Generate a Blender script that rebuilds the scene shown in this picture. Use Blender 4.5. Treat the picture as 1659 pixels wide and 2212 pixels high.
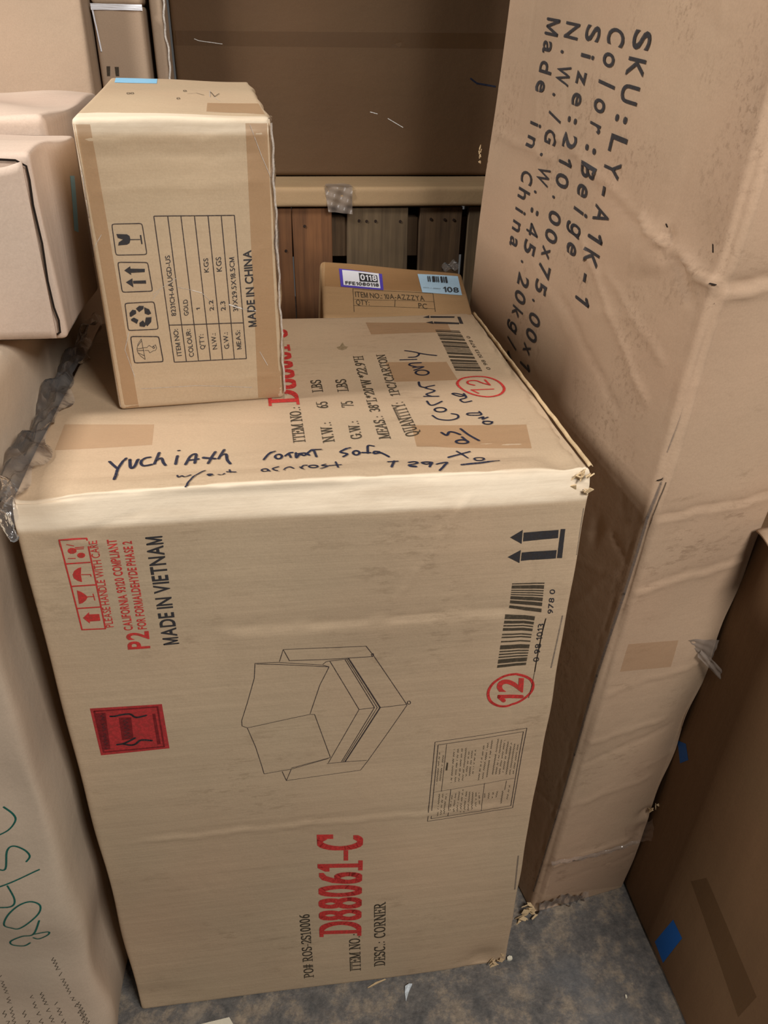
import bpy, bmesh, math, random
import numpy as np
from mathutils import Matrix, Vector
for o in list(bpy.data.objects): bpy.data.objects.remove(o, do_unlink=True)
SC=bpy.context.scene; COL=SC.collection

# ---------------------------------------------------------------- camera
R_=((0.9902084,-0.1382182,0.0195715),(-0.0554717,-0.518249,-0.8534289),(0.1281023,0.8439868,-0.5208417))
cam=bpy.data.cameras.new('camera'); co=bpy.data.objects.new('camera',cam); COL.objects.link(co)
m=Matrix(((R_[0][0],-R_[1][0],-R_[2][0],0.2710),(R_[0][1],-R_[1][1],-R_[2][1],-0.7276),(R_[0][2],-R_[1][2],-R_[2][2],1.3782),(0,0,0,1)))
co.matrix_world=m; cam.sensor_fit='HORIZONTAL'; cam.sensor_width=36; cam.lens=37.251; cam.clip_start=.02
SC.camera=co
# ---------------------------------------------------------------- light
W=bpy.data.worlds.new('world'); SC.world=W; W.use_nodes=True
W.node_tree.nodes['Background'].inputs[0].default_value=(1.0,.95,.90,1); W.node_tree.nodes['Background'].inputs[1].default_value=.07
def area(name,loc,target,size,power,colr=(1,.968,.935),sy=None):
    l=bpy.data.lights.new(name,'AREA'); l.energy=power; l.color=colr; l.size=size
    if sy: l.shape='RECTANGLE'; l.size_y=sy
    o=bpy.data.objects.new(name,l); COL.objects.link(o); o.location=loc
    o.rotation_euler=(Vector(target)-Vector(loc)).to_track_quat('-Z','Y').to_euler()
    return o
area('ceiling_lamp',(-1.0,.12,2.25),(.5,.2,.8),.35,31)
area('ceiling_lamp',(1.05,-1.45,2.35),(.3,.1,.6),.6,46)
SC.view_settings.view_transform='Standard'; SC.view_settings.look='None'; SC.view_settings.gamma=1; SC.view_settings.exposure=0
try: SC.view_settings.use_curve_mapping=False
except Exception: pass

# ---------------------------------------------------------------- materials
def srgb(r,g,b): 
    f=lambda c:(c/255/12.92 if c/255<=.04045 else ((c/255+.055)/1.055)**2.4)
    return (f(r),f(g),f(b),1)
def newmat(name):
    m=bpy.data.materials.new(name); m.use_nodes=True; nt=m.node_tree
    return m,nt,nt.nodes['Principled BSDF']
def N(nt,t,**k):
    n=nt.nodes.new(t)
    for a,b in k.items():
        if a in('vector_type','noise_dimensions','operation','blend_type','data_type','wave_type','bands_direction','feature','wave_profile'): setattr(n,a,b)
        else: n.inputs[a].default_value=b
    return n
def noise(nt,vec,scale,detail=4,rough=.55,scl=None,loc=(0,0,0)):
    if scl or loc!=(0,0,0):
        mp=N(nt,'ShaderNodeMapping'); mp.inputs['Scale'].default_value=scl or (1,1,1); mp.inputs['Location'].default_value=loc
        nt.links.new(vec,mp.inputs[0]); vec=mp.outputs[0]
    n=N(nt,'ShaderNodeTexNoise',Scale=scale,Detail=detail,Roughness=rough); nt.links.new(vec,n.inputs['Vector'])
    return n.outputs['Fac']
def ramp(nt,fac,*stops):
    r=nt.nodes.new('ShaderNodeValToRGB'); e=r.color_ramp.elements
    while len(e)<len(stops): e.new(.5)
    for el,(p,c) in zip(e,stops): el.position=p; el.color=c if len(c)==4 else (*c,1)
    nt.links.new(fac,r.inputs[0]); return r.outputs[0]
def mixc(nt,fac,a,b,mode='MIX'):
    n=nt.nodes.new('ShaderNodeMix'); n.data_type='RGBA'; n.blend_type=mode
    for s,v in ((0,fac),(6,a),(7,b)):
        if hasattr(v,'is_linked'): nt.links.new(v,n.inputs[s])
        else: n.inputs[s].default_value=v
    return n.outputs[2]
W1=(1,1,1,1)
def cardboard(name,base,seed=0,streak=(3,60,3),streak_amt=.25,stain=.3,bump=.25,rough=.72,flute=None,stain_col=(.52,.48,.44,1),pale_edge=None):
    m,nt,b=newmat(name); tc=nt.nodes.new('ShaderNodeTexCoord'); v=tc.outputs['Object']; L=(seed*3.7,seed*1.9,seed*5.3)
    big=noise(nt,v,2.6,3,.5,loc=L); fine=noise(nt,v,420,3,.7,loc=L); st=noise(nt,v,1.0,5,.6,scl=streak,loc=L)
    warm=noise(nt,v,4.5,2,.5,loc=(L[1]+9,L[0],L[2]))
    c=mixc(nt,warm,tuple(x*k for x,k in zip(base[:3],(1.05,.97,.92)))+(1,),tuple(x*k for x,k in zip(base[:3],(.97,1.03,1.0)))+(1,))
    c=mixc(nt,1.0,c,ramp(nt,big,(.3,(.86,.86,.86)),(.7,(1.1,1.1,1.1))),'MULTIPLY')
    c=mixc(nt,streak_amt,c,ramp(nt,st,(.35,(.62,.62,.62)),(.65,(1.15,1.15,1.15))),'MULTIPLY')
    c=mixc(nt,.35,c,ramp(nt,fine,(.3,(.8,.8,.8)),(.7,(1.1,1.1,1.1))),'MULTIPLY')
    # scuff marks: patches broken into short dashes
    s1=noise(nt,v,9,3,.6,loc=(L[2]+3,L[0],L[1])); s2=noise(nt,v,16,4,.75,scl=(2,9,7),loc=L)
    sm=nt.nodes.new('ShaderNodeMath'); sm.operation='MULTIPLY'
    nt.links.new(ramp(nt,s1,(.5,(0,0,0)),(.66,W1)),sm.inputs[0]); nt.links.new(ramp(nt,s2,(.52,(0,0,0)),(.62,W1)),sm.inputs[1])
    sc=nt.nodes.new('ShaderNodeMath'); sc.operation='MULTIPLY'; nt.links.new(sm.outputs[0],sc.inputs[0]); sc.inputs[1].default_value=stain
    dk=mixc(nt,1.0,c,stain_col,'MULTIPLY')
    c=mixc(nt,sc.outputs[0],c,dk)
    if pale_edge:   # paler, creamier band along a folded edge: (z from, y up to)
        z0,y1=pale_edge; sx=nt.nodes.new('ShaderNodeSeparateXYZ'); nt.links.new(v,sx.inputs[0])
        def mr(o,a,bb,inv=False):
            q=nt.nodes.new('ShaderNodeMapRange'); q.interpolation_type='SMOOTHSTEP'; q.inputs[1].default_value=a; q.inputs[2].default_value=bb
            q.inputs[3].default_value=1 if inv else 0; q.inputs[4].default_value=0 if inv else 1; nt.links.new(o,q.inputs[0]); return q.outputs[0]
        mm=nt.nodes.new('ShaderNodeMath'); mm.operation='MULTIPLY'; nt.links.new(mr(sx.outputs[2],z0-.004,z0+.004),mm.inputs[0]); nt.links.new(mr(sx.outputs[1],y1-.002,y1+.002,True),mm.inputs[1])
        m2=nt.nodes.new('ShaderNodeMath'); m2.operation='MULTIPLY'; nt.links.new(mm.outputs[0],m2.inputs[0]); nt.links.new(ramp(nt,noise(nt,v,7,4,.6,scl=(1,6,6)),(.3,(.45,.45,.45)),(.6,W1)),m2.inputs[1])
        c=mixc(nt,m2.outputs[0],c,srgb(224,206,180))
    nt.links.new(c,b.inputs['Base Color']); b.inputs['Roughness'].default_value=rough; b.inputs['Specular IOR Level'].default_value=.25
    bm=N(nt,'ShaderNodeBump',Strength=bump,Distance=.004); mid=noise(nt,v,38,5,.6,loc=L)
    h=nt.nodes.new('ShaderNodeMath'); h.operation='MULTIPLY_ADD'; nt.links.new(mid,h.inputs[0]); h.inputs[1].default_value=.8; nt.links.new(st,h.inputs[2])
    nt.links.new(h.outputs[0],bm.inputs['Height']); last=bm
    if flute:
        wv=nt.nodes.new('ShaderNodeTexWave'); wv.bands_direction=flute; wv.inputs['Scale'].default_value=42; wv.inputs['Distortion'].default_value=.6; wv.inputs['Detail'].default_value=1
        nt.links.new(v,wv.inputs['Vector']); b2=N(nt,'ShaderNodeBump',Strength=.12,Distance=.0012)
        nt.links.new(wv.outputs['Fac'],b2.inputs['Height']); nt.links.new(bm.outputs[0],b2.inputs['Normal']); last=b2
    nt.links.new(last.outputs[0],b.inputs['Normal'])
    return m
def flat(name,col,rough=.6,alpha=1,spec=.3,blot=.25,metal=0):
    m,nt,b=newmat(name); tc=nt.nodes.new('ShaderNodeTexCoord')
    n=noise(nt,tc.outputs['Object'],260,4,.7)
    nt.links.new(mixc(nt,1.0,col,ramp(nt,n,(.25,(1-blot,)*3),(.75,(1+blot,)*3)),'MULTIPLY'),b.inputs['Base Color'])
    b.inputs['Roughness'].default_value=rough; b.inputs['Specular IOR Level'].default_value=spec
    if alpha<1:
        a=nt.nodes.new('ShaderNodeMapRange'); a.inputs[1].default_value=.35; a.inputs[2].default_value=.6; a.inputs[3].default_value=alpha-.15; a.inputs[4].default_value=min(1,alpha+.15)
        nt.links.new(n,a.inputs[0]); nt.links.new(a.outputs[0],b.inputs['Alpha'])
    return m
def tapemat(name,col,opac,rough=.38):
    m,nt,b=newmat(name); tc=nt.nodes.new('ShaderNodeTexCoord')
    b.inputs['Base Color'].default_value=col; b.inputs['Roughness'].default_value=rough; b.inputs['Alpha'].default_value=opac; b.inputs['Specular IOR Level'].default_value=.4
    n=noise(nt,tc.outputs['Object'],60,4,.6,scl=(1,1,.3)); bp=N(nt,'ShaderNodeBump',Strength=.25,Distance=.003); nt.links.new(n,bp.inputs['Height']); nt.links.new(bp.outputs[0],b.inputs['Normal'])
    return m
def film(name,col,opac,rough,bump=.5,scale=30,gloss=.5):
    m,nt,b=newmat(name); tc=nt.nodes.new('ShaderNodeTexCoord')
    b.inputs['Base Color'].default_value=col; b.inputs['Roughness'].default_value=rough; b.inputs['Specular IOR Level'].default_value=gloss
    b.inputs['Alpha'].default_value=opac
    n=noise(nt,tc.outputs['Object'],scale,4,.6,scl=(1,2.2,.8)); bp=N(nt,'ShaderNodeBump',Strength=bump,Distance=.01)
    nt.links.new(n,bp.inputs['Height']); nt.links.new(bp.outputs[0],b.inputs['Normal'])
    gl=nt.nodes.new('ShaderNodeBsdfGlossy'); gl.inputs['Roughness'].default_value=rough; gl.inputs['Color'].default_value=(1,1,1,1); nt.links.new(bp.outputs[0],gl.inputs['Normal'])
    fr=N(nt,'ShaderNodeFresnel',IOR=1.45); nt.links.new(bp.outputs[0],fr.inputs['Normal'])
    mx=nt.nodes.new('ShaderNodeMixShader'); nt.links.new(fr.outputs[0],mx.inputs[0]); nt.links.new(b.outputs[0],mx.inputs[1]); nt.links.new(gl.outputs[0],mx.inputs[2])
    nt.links.new(mx.outputs[0],nt.nodes['Material Output'].inputs['Surface'])
    return m
M={
 'marker':flat('marker_ink',srgb(38,42,60),.5,blot=.3,alpha=.93),
 'ink':flat('black_print',srgb(52,50,52),.6,alpha=.93),
 'ink_line':flat('line_print',srgb(58,50,50),.6,alpha=.85),
 'ink_faded':flat('faded_print',srgb(66,58,46),.65,alpha=.78),
 'red':flat('red_print',srgb(196,56,52),.6,alpha=.84),
 'logo_red':flat('logo_red',srgb(176,52,52),.6,alpha=.93),
 'logo_dark':flat('logo_dark_red',srgb(120,34,36),.6,alpha=.85),
 'green':flat('green_marker',srgb(24,92,80),.5,alpha=.95),
 'groove':flat('painted_groove_shade',srgb(74,62,50),.8,alpha=.8),  # dark line colour: shade in grooves and edge cracks painted on
 'grime':flat('rubbed_grime',srgb(110,100,94),.7,alpha=.5),
 'glint':flat('painted_glint_scratch',srgb(236,232,226),.15,blot=.05,alpha=.75,spec=.6),  # near-white strokes: painted glints on tape film, also pale scratches
 'edgefilm':flat('edge_film',srgb(196,188,178),.3,blot=.2,alpha=.75,spec=.6),
 'dark':flat('crack_crevice_dark',srgb(34,24,16),.9),
 'white':flat('white_label',srgb(232,232,236),.5,blot=.04),
 'purple':flat('purple_label',srgb(88,72,176),.5,blot=.08),
 'paleblue':flat('pale_blue_label',srgb(178,208,228),.45,blot=.05),
 'blue':flat('blue_tape',srgb(16,92,172),.45,blot=.05),
 'blue_light':flat('light_blue_tape',srgb(140,202,236),.35,blot=.05),
 'tape':tapemat('brown_packing_tape',srgb(178,132,84),.36),
 'tapebrown':tapemat('brown_packing_tape_dark',srgb(96,66,34),.35,.5),
 'clear':tapemat('clear_tape',srgb(176,146,124),.14,.22),
 'tape_faint':tapemat('faint_packing_tape',srgb(184,140,96),.26),
 'wrap':film('plastic_wrap',(.7,.68,.66,1),.09,.18,.6,26),
 'greyfilm':tapemat('grey_tape',srgb(150,136,124),.6,.3),
 'stain':flat('oil_stain',srgb(116,104,58),.7,alpha=.3),
}
# ---------------------------------------------------------------- carton geometry
BOX={'main':((0,0,0),(1,0,0),(0,1,0),(0,0,1),.613,.570,.965),
 'gold':((.0792,.2151,.9655),(.99598,.08959,0),(-.08959,.99598,0),(0,0,1),.2053,.37,.3275),
 'west':((-.35,.208,1.060),(1,0,0),(0,1,0),(0,0,1),.387,.20,.2),
 'left':((-.75,-.06,0),(1,0,0),(0,1,0),(0,0,1),.72,.97,1.058),
 'sku':((.684,.077,0),(.987,.16,0),(-.16,.987,0),(.05,-.02,1),.188,.625,2.10),
 'brown':((.8765,-.85,0),(1,0,0),(0,1,0),(.045,0,1),.7,1.2,.80),
 'back5':((.3118,.5796,.0326),(.998,-.029,-.059),(.0456,.9605,.2744),(.05,0,1),.2625,.18,.93),
 'b11':((.110,1.13,1.0990),(1,0,0),(0,1,0),(0,0,1),.82,.5,.62),
 'b9':((-.014,1.0,0),(1,0,0),(0,1,0),(0,0,1),.089,.30,1.402),
 'b8':((-.70,.93,0),(1,0,0),(0,1,0),(0,0,1),.682,.40,1.80),
 'b10':((.0835,1.03,0),(1,0,0),(0,1,0),(0,0,1),.0245,.095,1.75),
 'b9top':((-.014,1.005,1.4025),(1,0,0),(0,1,0),(0,0,1),.089,.30,.35),
 'wback':((-.46,.425,1.060),(1,0,0),(0,1,0),(0,0,1),.465,.40,.214),
 'slab':((.1095,1.0,1.0575),(1,0,0),(0,1,0),(0,0,1),.95,.60,.0393),
}
WARP={'gold':{(0,1,1):(.020,-.005,.0165),(1,1,1):(.010,.0,.0135)},'back5':{(1,1,1):(0,-.016,0)}}
DISP={}; ROUND={}; CHAMF={}
AX={'f':(1,-1,0,2),'b':(1,1,0,2),'l':(0,-1,1,2),'r':(0,1,1,2),'t':(2,1,0,1),'d':(2,-1,0,1)}   # normal axis, sign, u axis, v axis
def world(key,p):
    O,X,Y,Z,w,d,h=BOX[key]; p=np.asarray(p,float); dim=np.array([w,d,h])
    if key in WARP:
        t=p/dim; o=np.zeros_like(p)
        for (i,j,k),v in WARP[key].items():
            wt=(t[:,0] if i else 1-t[:,0])*(t[:,1] if j else 1-t[:,1])*(t[:,2] if k else 1-t[:,2])
            o+=wt[:,None]*np.array(v)
        p=p+o
    return p[:,:1]*np.array(X)+p[:,1:2]*np.array(Y)+p[:,2:]*np.array(Z)
def sstep(x): x=np.clip(x,0,1); return x*x*(3-2*x)
def dispf(key,face,u,v):
    out=np.zeros_like(u)
    for it in DISP.get(key,{}).get(face,()):
        k=it[0]
        if k=='wave':
            _,amp,lmin,lmax,n,seed=it; r=random.Random(seed)
            for _ in range(n):
                L=r.uniform(lmin,lmax); a=r.uniform(0,2*math.pi); kx,ky=math.cos(a)*2*math.pi/L,math.sin(a)*2*math.pi/L
                out+=amp/math.sqrt(n)*np.sin(kx*u+ky*v+r.uniform(0,6.28))
        elif k in('crease','step'):
            _,(u0,v0),(u1,v1),w,amp=it[:5]; L=math.hypot(u1-u0,v1-v0); tx,ty=(u1-u0)/L,(v1-v0)/L
            s=((u-u0)*tx+(v-v0)*ty); d=-(u-u0)*ty+(v-v0)*tx
            wob=.0015*np.sin(s*60+u0*50)+.001*np.sin(s*140+v0*90)
            d=d+wob; e=sstep(s/(.12*L))*sstep((L-s)/(.12*L))
            if k=='crease': out+=amp*e*np.exp(-np.abs(d)/w)
            else: out+=amp*e*np.where(d>0,np.exp(-d/.10),1-np.exp(d/.0001)*0)*.5*(1+np.tanh(d/w))
        elif k=='dent':
            _,(u0,v0),(ru,rv),amp=it; out+=amp*np.exp(-(((u-u0)/ru)**2+((v-v0)/rv)**2))
    return out
def creases(seed,n,w,h,amp=.0009,lmin=.04,lmax=.2,bias=None,wd=(.002,.005)):
    r=random.Random(seed); o=[]
    for _ in range(n):
        a=r.uniform(0,math.pi) if bias is None else r.gauss(*bias); L=r.uniform(lmin,lmax); x,y=r.uniform(0,w),r.uniform(0,h)
        o.append(('crease',(x,y),(x+math.cos(a)*L,y+math.sin(a)*L),r.uniform(*wd),r.choice((-1,1))*r.uniform(.5,1)*amp))
    return o
def round_pt(key,p):
    w,d,h=BOX[key][4:]; dim=np.array([w,d,h]); r=ROUND.get(key,.008)
    q=np.clip(p,r,dim-r); dd=p-q; L=np.linalg.norm(dd,axis=1,keepdims=True); n=dd/np.maximum(L,1e-9)
    p2=q+n*r
    for (nv,dist,soft) in CHAMF.get(key,()):
        nv=np.array(nv,float); nv/=np.linalg.norm(nv); s=p2@nv-dist
        over=np.where(s>-soft,np.where(s<soft,(s+soft)**2/(4*soft),s),0)
        p2=p2-nv*over[:,None]
    return p2,n
def displace(key,p,n):
    out=p.copy()
    for f,(ax,sg,ua,va) in AX.items():
        if f in DISP.get(key,{}):
            wt=np.clip(n[:,ax]*sg,0,1)**2
            if wt.max()<=0: continue
            out[:,ax]+=sg*wt*dispf(key,f,p[:,ua],p[:,va])
    return out
def grid_lines(L,step,r):
    a=[0,r*.25,r*.55,r,r*1.4]; n=max(2,int((L-2.8*r)/step)); mid=list(np.linspace(r*1.4,L-r*1.4,n+1))[1:-1]
    return np.array(a+mid+[L-x for x in reversed(a)])
def mesh_obj(name,verts,faces,mat,parent=None,smooth=True,mats=None,mi=None):
    me=bpy.data.meshes.new(name); me.from_pydata([tuple(v) for v in verts],[],faces); me.materials.append(mat)
    if mats:
        for x in mats: me.materials.append(x)
    if mi is not None: me.polygons.foreach_set('material_index',mi)
    me.update()
    if smooth: me.polygons.foreach_set('use_smooth',[True]*len(me.polygons))
    o=bpy.data.objects.new(name,me); COL.objects.link(o)
    if parent: o.parent=parent
    return o
def carton_body(key,name,mat,step,parent,faces='fblrtd'):
    w,d,h=BOX[key][4:]; dim=(w,d,h); r=ROUND.get(key,.008); V=[];F=[];off=0
    for f in faces:
        ax,sg,ua,va=AX[f]; st=step if f in 'ftrl' else .06
        if f=='b': st=.06
        gu=grid_lines(dim[ua],st,r); gv=grid_lines(dim[va],st,r); a,b=np.meshgrid(gu,gv,indexing='ij')
        P=np.zeros((a.size,3)); P[:,ua]=a.ravel(); P[:,va]=b.ravel(); P[:,ax]=dim[ax] if sg>0 else 0
        P,n=round_pt(key,P); P=displace(key,P,n); V.append(world(key,P))
        nu,nv=len(gu),len(gv); idx=np.arange(nu*nv).reshape(nu,nv)+off
        q=np.stack([idx[:-1,:-1],idx[1:,:-1],idx[1:,1:],idx[:-1,1:]],-1).reshape(-1,4)
        flip=(sg>0)==(f in 'rltd' if ax!=1 else False)
        # orientation: cross(u,v) direction
        cr={(0,1):1,(1,2):1,(0,2):-1}[(ua,va)]
        if cr*sg<0: q=q[:,::-1]
        F.append(q); off+=nu*nv
    V=np.concatenate(V); F=np.concatenate(F).tolist()
    o=mesh_obj(name,V,F,mat,parent)
    bm=bmesh.new(); bm.from_mesh(o.data); bmesh.ops.remove_doubles(bm,verts=bm.verts,dist=2e-5); bm.to_mesh(o.data); bm.free()
    o.data.polygons.foreach_set('use_smooth',[True]*len(o.data.polygons))
    return o
def surf(key,face,uvs,off=.0005):
    """points on the carton's real (dented) surface, local to its root"""
    ax,sg,ua,va=AX[face]; dim=BOX[key][4:]; uvs=np.asarray(uvs,float); P=np.zeros((len(uvs),3)); P[:,ua]=uvs[:,0]; P[:,va]=uvs[:,1]
    P[:,ua]=np.clip(P[:,ua],-.0,dim[ua]); P[:,va]=np.clip(P[:,va],0,dim[va]); P[:,ax]=dim[ax] if sg>0 else 0
    P,n=round_pt(key,P); P=displace(key,P,n); P+=n*off
    return world(key,P)
def root(name,key,label,cat,group=None):
    o=bpy.data.objects.new(name,None); COL.objects.link(o); o.empty_display_size=.05; o.location=BOX[key][0] if key in BOX else key
    o['label']=label; o['category']=cat
    if group:o['group']=group
    return o
# ---------------------------------------------------------------- lettering
_fc={}
def arc(cx,cy,rx,ry,a0,a1,n=9): return [(cx+rx*math.cos(math.radians(a0+(a1-a0)*i/n)),cy+ry*math.sin(math.radians(a0+(a1-a0)*i/n))) for i in range(n+1)]
CAPH=.7
OWN={'M':[[(.05,.0),(.05,.66)],[(.06,.66),(.30,.04)],[(.30,.04),(.54,.66)],[(.55,.66),(.55,0)]],
 '4':[[(.40,0),(.40,.66)],[(.40,.66),(.04,.20)],[(.04,.20),(.50,.20)]],
 '1':[[(.16,0),(.16,.66)],[(.16,.66),(.02,.50)]],
 'g':[arc(.2,.25,.17,.21,0,360,14),[(.38,.46),(.38,-.02)]+arc(.21,-.02,.17,.15,0,-150,7)]}
def glyph(ch,bold):
    k=(ch,bold)
    if k in _fc: return _fc[k]
    if ch in OWN:
        w=.085+bold*1.6; V=[];F=[]
        for line in OWN[ch]:
            for pl in strokes_polys(w,line): b=len(V); V+=[(x,min(max(y,-.21),CAPH)) for x,y in pl]; F.append(tuple(range(b,b+len(pl))))
        _fc[k]=(V,F); return _fc[k]
    cu=bpy.data.curves.new('g','FONT'); cu.body=ch; cu.size=1; cu.resolution_u=4; cu.offset=bold
    ob=bpy.data.objects.new('g',cu); me=bpy.data.meshes.new_from_object(ob)
    v=[(x.co.x,x.co.y) for x in me.vertices]; f=[tuple(p.vertices) for p in me.polygons]
    bpy.data.objects.remove(ob); bpy.data.curves.remove(cu); bpy.data.meshes.remove(me)
    _fc[k]=(v,f); return _fc[k]
CAPH=max(y for x,y in glyph('H',0)[0])
def arc(cx,cy,rx,ry,a0,a1,n=9): return [(cx+rx*math.cos(math.radians(a0+(a1-a0)*i/n)),cy+ry*math.sin(math.radians(a0+(a1-a0)*i/n))) for i in range(n+1)]
# serif capitals as pen strokes on a 1 high cell: (width, strokes)
def sf(x,y=0,w=.13): return [(x-w,y),(x+w,y)]
G={
'I':(.36,[[(.18,0),(.18,1)],sf(.18),sf(.18,1)]),
'T':(.6,[[(.3,0),(.3,1)],sf(.3),[(.02,.8),(.04,1),(.56,1),(.58,.8)]]),
'E':(.58,[[(.14,0),(.14,1)],[(.02,0),(.52,0),(.56,.22)],[(.02,1),(.5,1),(.53,.8)],[(.14,.52),(.4,.52)],[(.4,.64),(.4,.4)]]),
'M':(.8,[[(.1,0),(.1,1)],[(.1,1),(.4,.05)],[(.4,.05),(.68,1)],[(.69,0),(.69,1)],sf(.1),sf(.69),[(0,1),(.1,1)],[(.69,1),(.8,1)]]),
'N':(.7,[[(.12,0),(.12,1)],[(.12,1),(.6,0)],[(.6,0),(.6,1)],sf(.12),sf(.6,1),[(0,1),(.12,1)]]),
'O':(.68,[arc(.34,.5,.27,.5,0,360,18)]),
'Q':(.68,[arc(.34,.5,.27,.5,0,360,18),[(.34,.05),(.5,-.15),(.66,-.18)]]),
'W':(.9,[[(.06,1),(.25,0)],[(.25,0),(.44,1)],[(.44,1),(.62,0)],[(.62,0),(.82,1)],sf(.07,1,.09),sf(.82,1,.09),sf(.44,1,.07)]),
'G':(.66,[arc(.34,.5,.27,.5,45,360,16),[(.61,.5),(.61,.1)],sf(.56,.45,.13),[(.56,.98),(.56,.75)]]),
'C':(.62,[arc(.34,.5,.27,.5,48,312,15),[(.55,1),(.55,.72)]]),
'U':(.68,[[(.14,1),(.14,.3)]+arc(.34,.3,.2,.3,180,360,8)+[(.54,1)],sf(.14,1),sf(.54,1)]),
'A':(.7,[[(.07,0),(.34,1)],[(.34,1),(.6,0)],[(.16,.35),(.5,.35)],sf(.08,0,.1),sf(.6,0,.1)]),
'S':(.5,[arc(.25,.75,.19,.25,30,250,9)+arc(.25,.25,.2,.25,80,-150,9),[(.42,.98),(.42,.78)],[(.07,.02),(.07,.24)]]),
'H':(.7,[[(.13,0),(.13,1)],[(.56,0),(.56,1)],[(.13,.52),(.56,.52)],sf(.13),sf(.13,1),sf(.56),sf(.56,1)]),
'L':(.56,[[(.16,0),(.16,1)],sf(.16,1),[(.03,0),(.5,0),(.54,.24)]]),
'B':(.58,[[(.14,0),(.14,1)],[(.02,1),(.14,1)]+arc(.25,.76,.2,.24,90,-90,8)+[(.14,.52)],[(.02,0),(.14,0)]+arc(.27,.26,.24,.26,-90,90,8)]),
'D':(.66,[[(.15,0),(.15,1)],[(.02,1),(.15,1)]+arc(.25,.5,.34,.5,90,-90,12)+[(.02,0)]]),
'R':(.66,[[(.14,0),(.14,1)],[(.02,1),(.14,1)]+arc(.27,.75,.22,.25,90,-90,8)+[(.14,.5)],[(.3,.5),(.6,0)],sf(.14),[(.55,0),(.68,0)]]),
'P':(.56,[[(.14,0),(.14,1)],[(.02,1),(.14,1)]+arc(.27,.74,.22,.26,90,-90,8)+[(.14,.48)],sf(.14)]),
'Y':(.66,[[(.08,1),(.33,.45)],[(.33,.45),(.58,1)],[(.33,.45),(.33,0)],sf(.33),sf(.08,1,.1),sf(.58,1,.1)]),
'0':(.5,[arc(.25,.5,.18,.5,0,360,18)]),
'1':(.44,[[(.24,0),(.24,1),(.08,.82)],sf(.24)]),
'2':(.5,[arc(.24,.74,.19,.26,165,-25,8)+[(.06,.03)],[(.06,.03),(.44,.03),(.46,.2)]]),
'3':(.48,[arc(.22,.76,.17,.24,150,-80,8),arc(.22,.27,.2,.27,85,-150,9)]),
'5':(.48,[[(.42,1),(.12,1),(.1,.56)]+arc(.22,.31,.2,.3,110,-150,10)]),
'6':(.5,[[(.42,.97),(.28,.9),(.14,.65),(.09,.35)],arc(.26,.3,.17,.3,0,360,14)]),
'7':(.48,[[(.06,.82),(.07,1),(.44,1),(.2,0)]]),
'8':(.5,[arc(.25,.76,.15,.24,0,360,12),arc(.25,.27,.18,.27,0,360,14)]),
'9':(.5,[arc(.24,.7,.17,.3,0,360,14),[(.41,.65),(.36,.35),(.22,.1),(.08,.03)]]),
'.':(.26,[[(.12,.0),(.12,.08)]]),':':(.28,[[(.13,.04),(.13,.12)],[(.13,.5),(.13,.58)]]),
'/':(.34,[[(.03,-.05),(.31,1.05)]]),'*':(.4,[[(.2,.5),(.2,.95)],[(.04,.62),(.36,.85)],[(.04,.85),(.36,.62)]]),
'"':(.36,[[(.1,.7),(.1,1)],[(.25,.7),(.25,1)]]),'#':(.5,[[(.12,0),(.2,1)],[(.3,0),(.38,1)],[(.02,.33),(.46,.33)],[(.04,.66),(.48,.66)]]),
'-':(.34,[[(.04,.36),(.3,.36)]]),' ':(.3,[]),
}
def hull(pts):
    pts=sorted(set(pts)); 
    if len(pts)<3: return pts
    def half(ps):
        o=[]
        for p in ps:
            while len(o)>=2 and (o[-1][0]-o[-2][0])*(p[1]-o[-2][1])-(o[-1][1]-o[-2][1])*(p[0]-o[-2][0])<=0:o.pop()
            o.append(p)
        return o
    a=half(pts);b=half(pts[::-1]); return a[:-1]+b[:-1]
def lettering(s,style):
    """polygons in a unit frame: x 0..1 along the line, y 0..1 cap height"""
    polys=[]
    if style in('serif','serifb'):
        tot=sum(G[c][0]+.06 for c in s); nw,nt_=((.13,.07) if style=='serif' else (.17,.11)); x=0
        for c in s:
            w,sts=G[c]
            for st in sts:
                for a,b in zip(st,st[1:]):
                    pts=[(q[0]+x+sx*nw/2,q[1]+sy*nt_/2) for q in(a,b) for sx in(-1,1) for sy in(-1,1)]
                    polys.append([(px/tot,py) for px,py in hull(pts)])
            x+=w+.06
        return polys
    if style=='mono':
        n=len(s)
        for i,c in enumerate(s):
            if c==' ': continue
            v,f=glyph(c,.015); xs=[p[0] for p in v]; x0,x1=min(xs),max(xs); w=x1-x0
            cw={'i':.2,'l':.16,'.':.16,':':.30,'1':.42,'/':.42,'-':.42,'M':.84,'W':.92,'r':.42}.get(c,.72)
            if c.islower() and c not in'ilr': cw=.62
            k=cw/w
            if c=='1': k=.40/w
            for fa in f: polys.append([((i+.5+(v[j][0]-(x0+x1)/2)*k)/n,v[j][1]/CAPH*(1 if c!=':' else 1)) for j in fa])
        return polys
    b=.024 if style=='bold' else .008
    x=0; raw=[]
    for c in s:
        if c==' ': x+=.26; continue
        v,f=glyph(c,b); x0=min(p[0] for p in v); x1=max(p[0] for p in v)
        for fa in f: raw.append([(x+v[j][0]-x0,v[j][1]/CAPH) for j in fa])
        x+=x1-x0+.085
    x-=.085
    return [[(px/x,py) for px,py in pl] for pl in raw]
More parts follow.
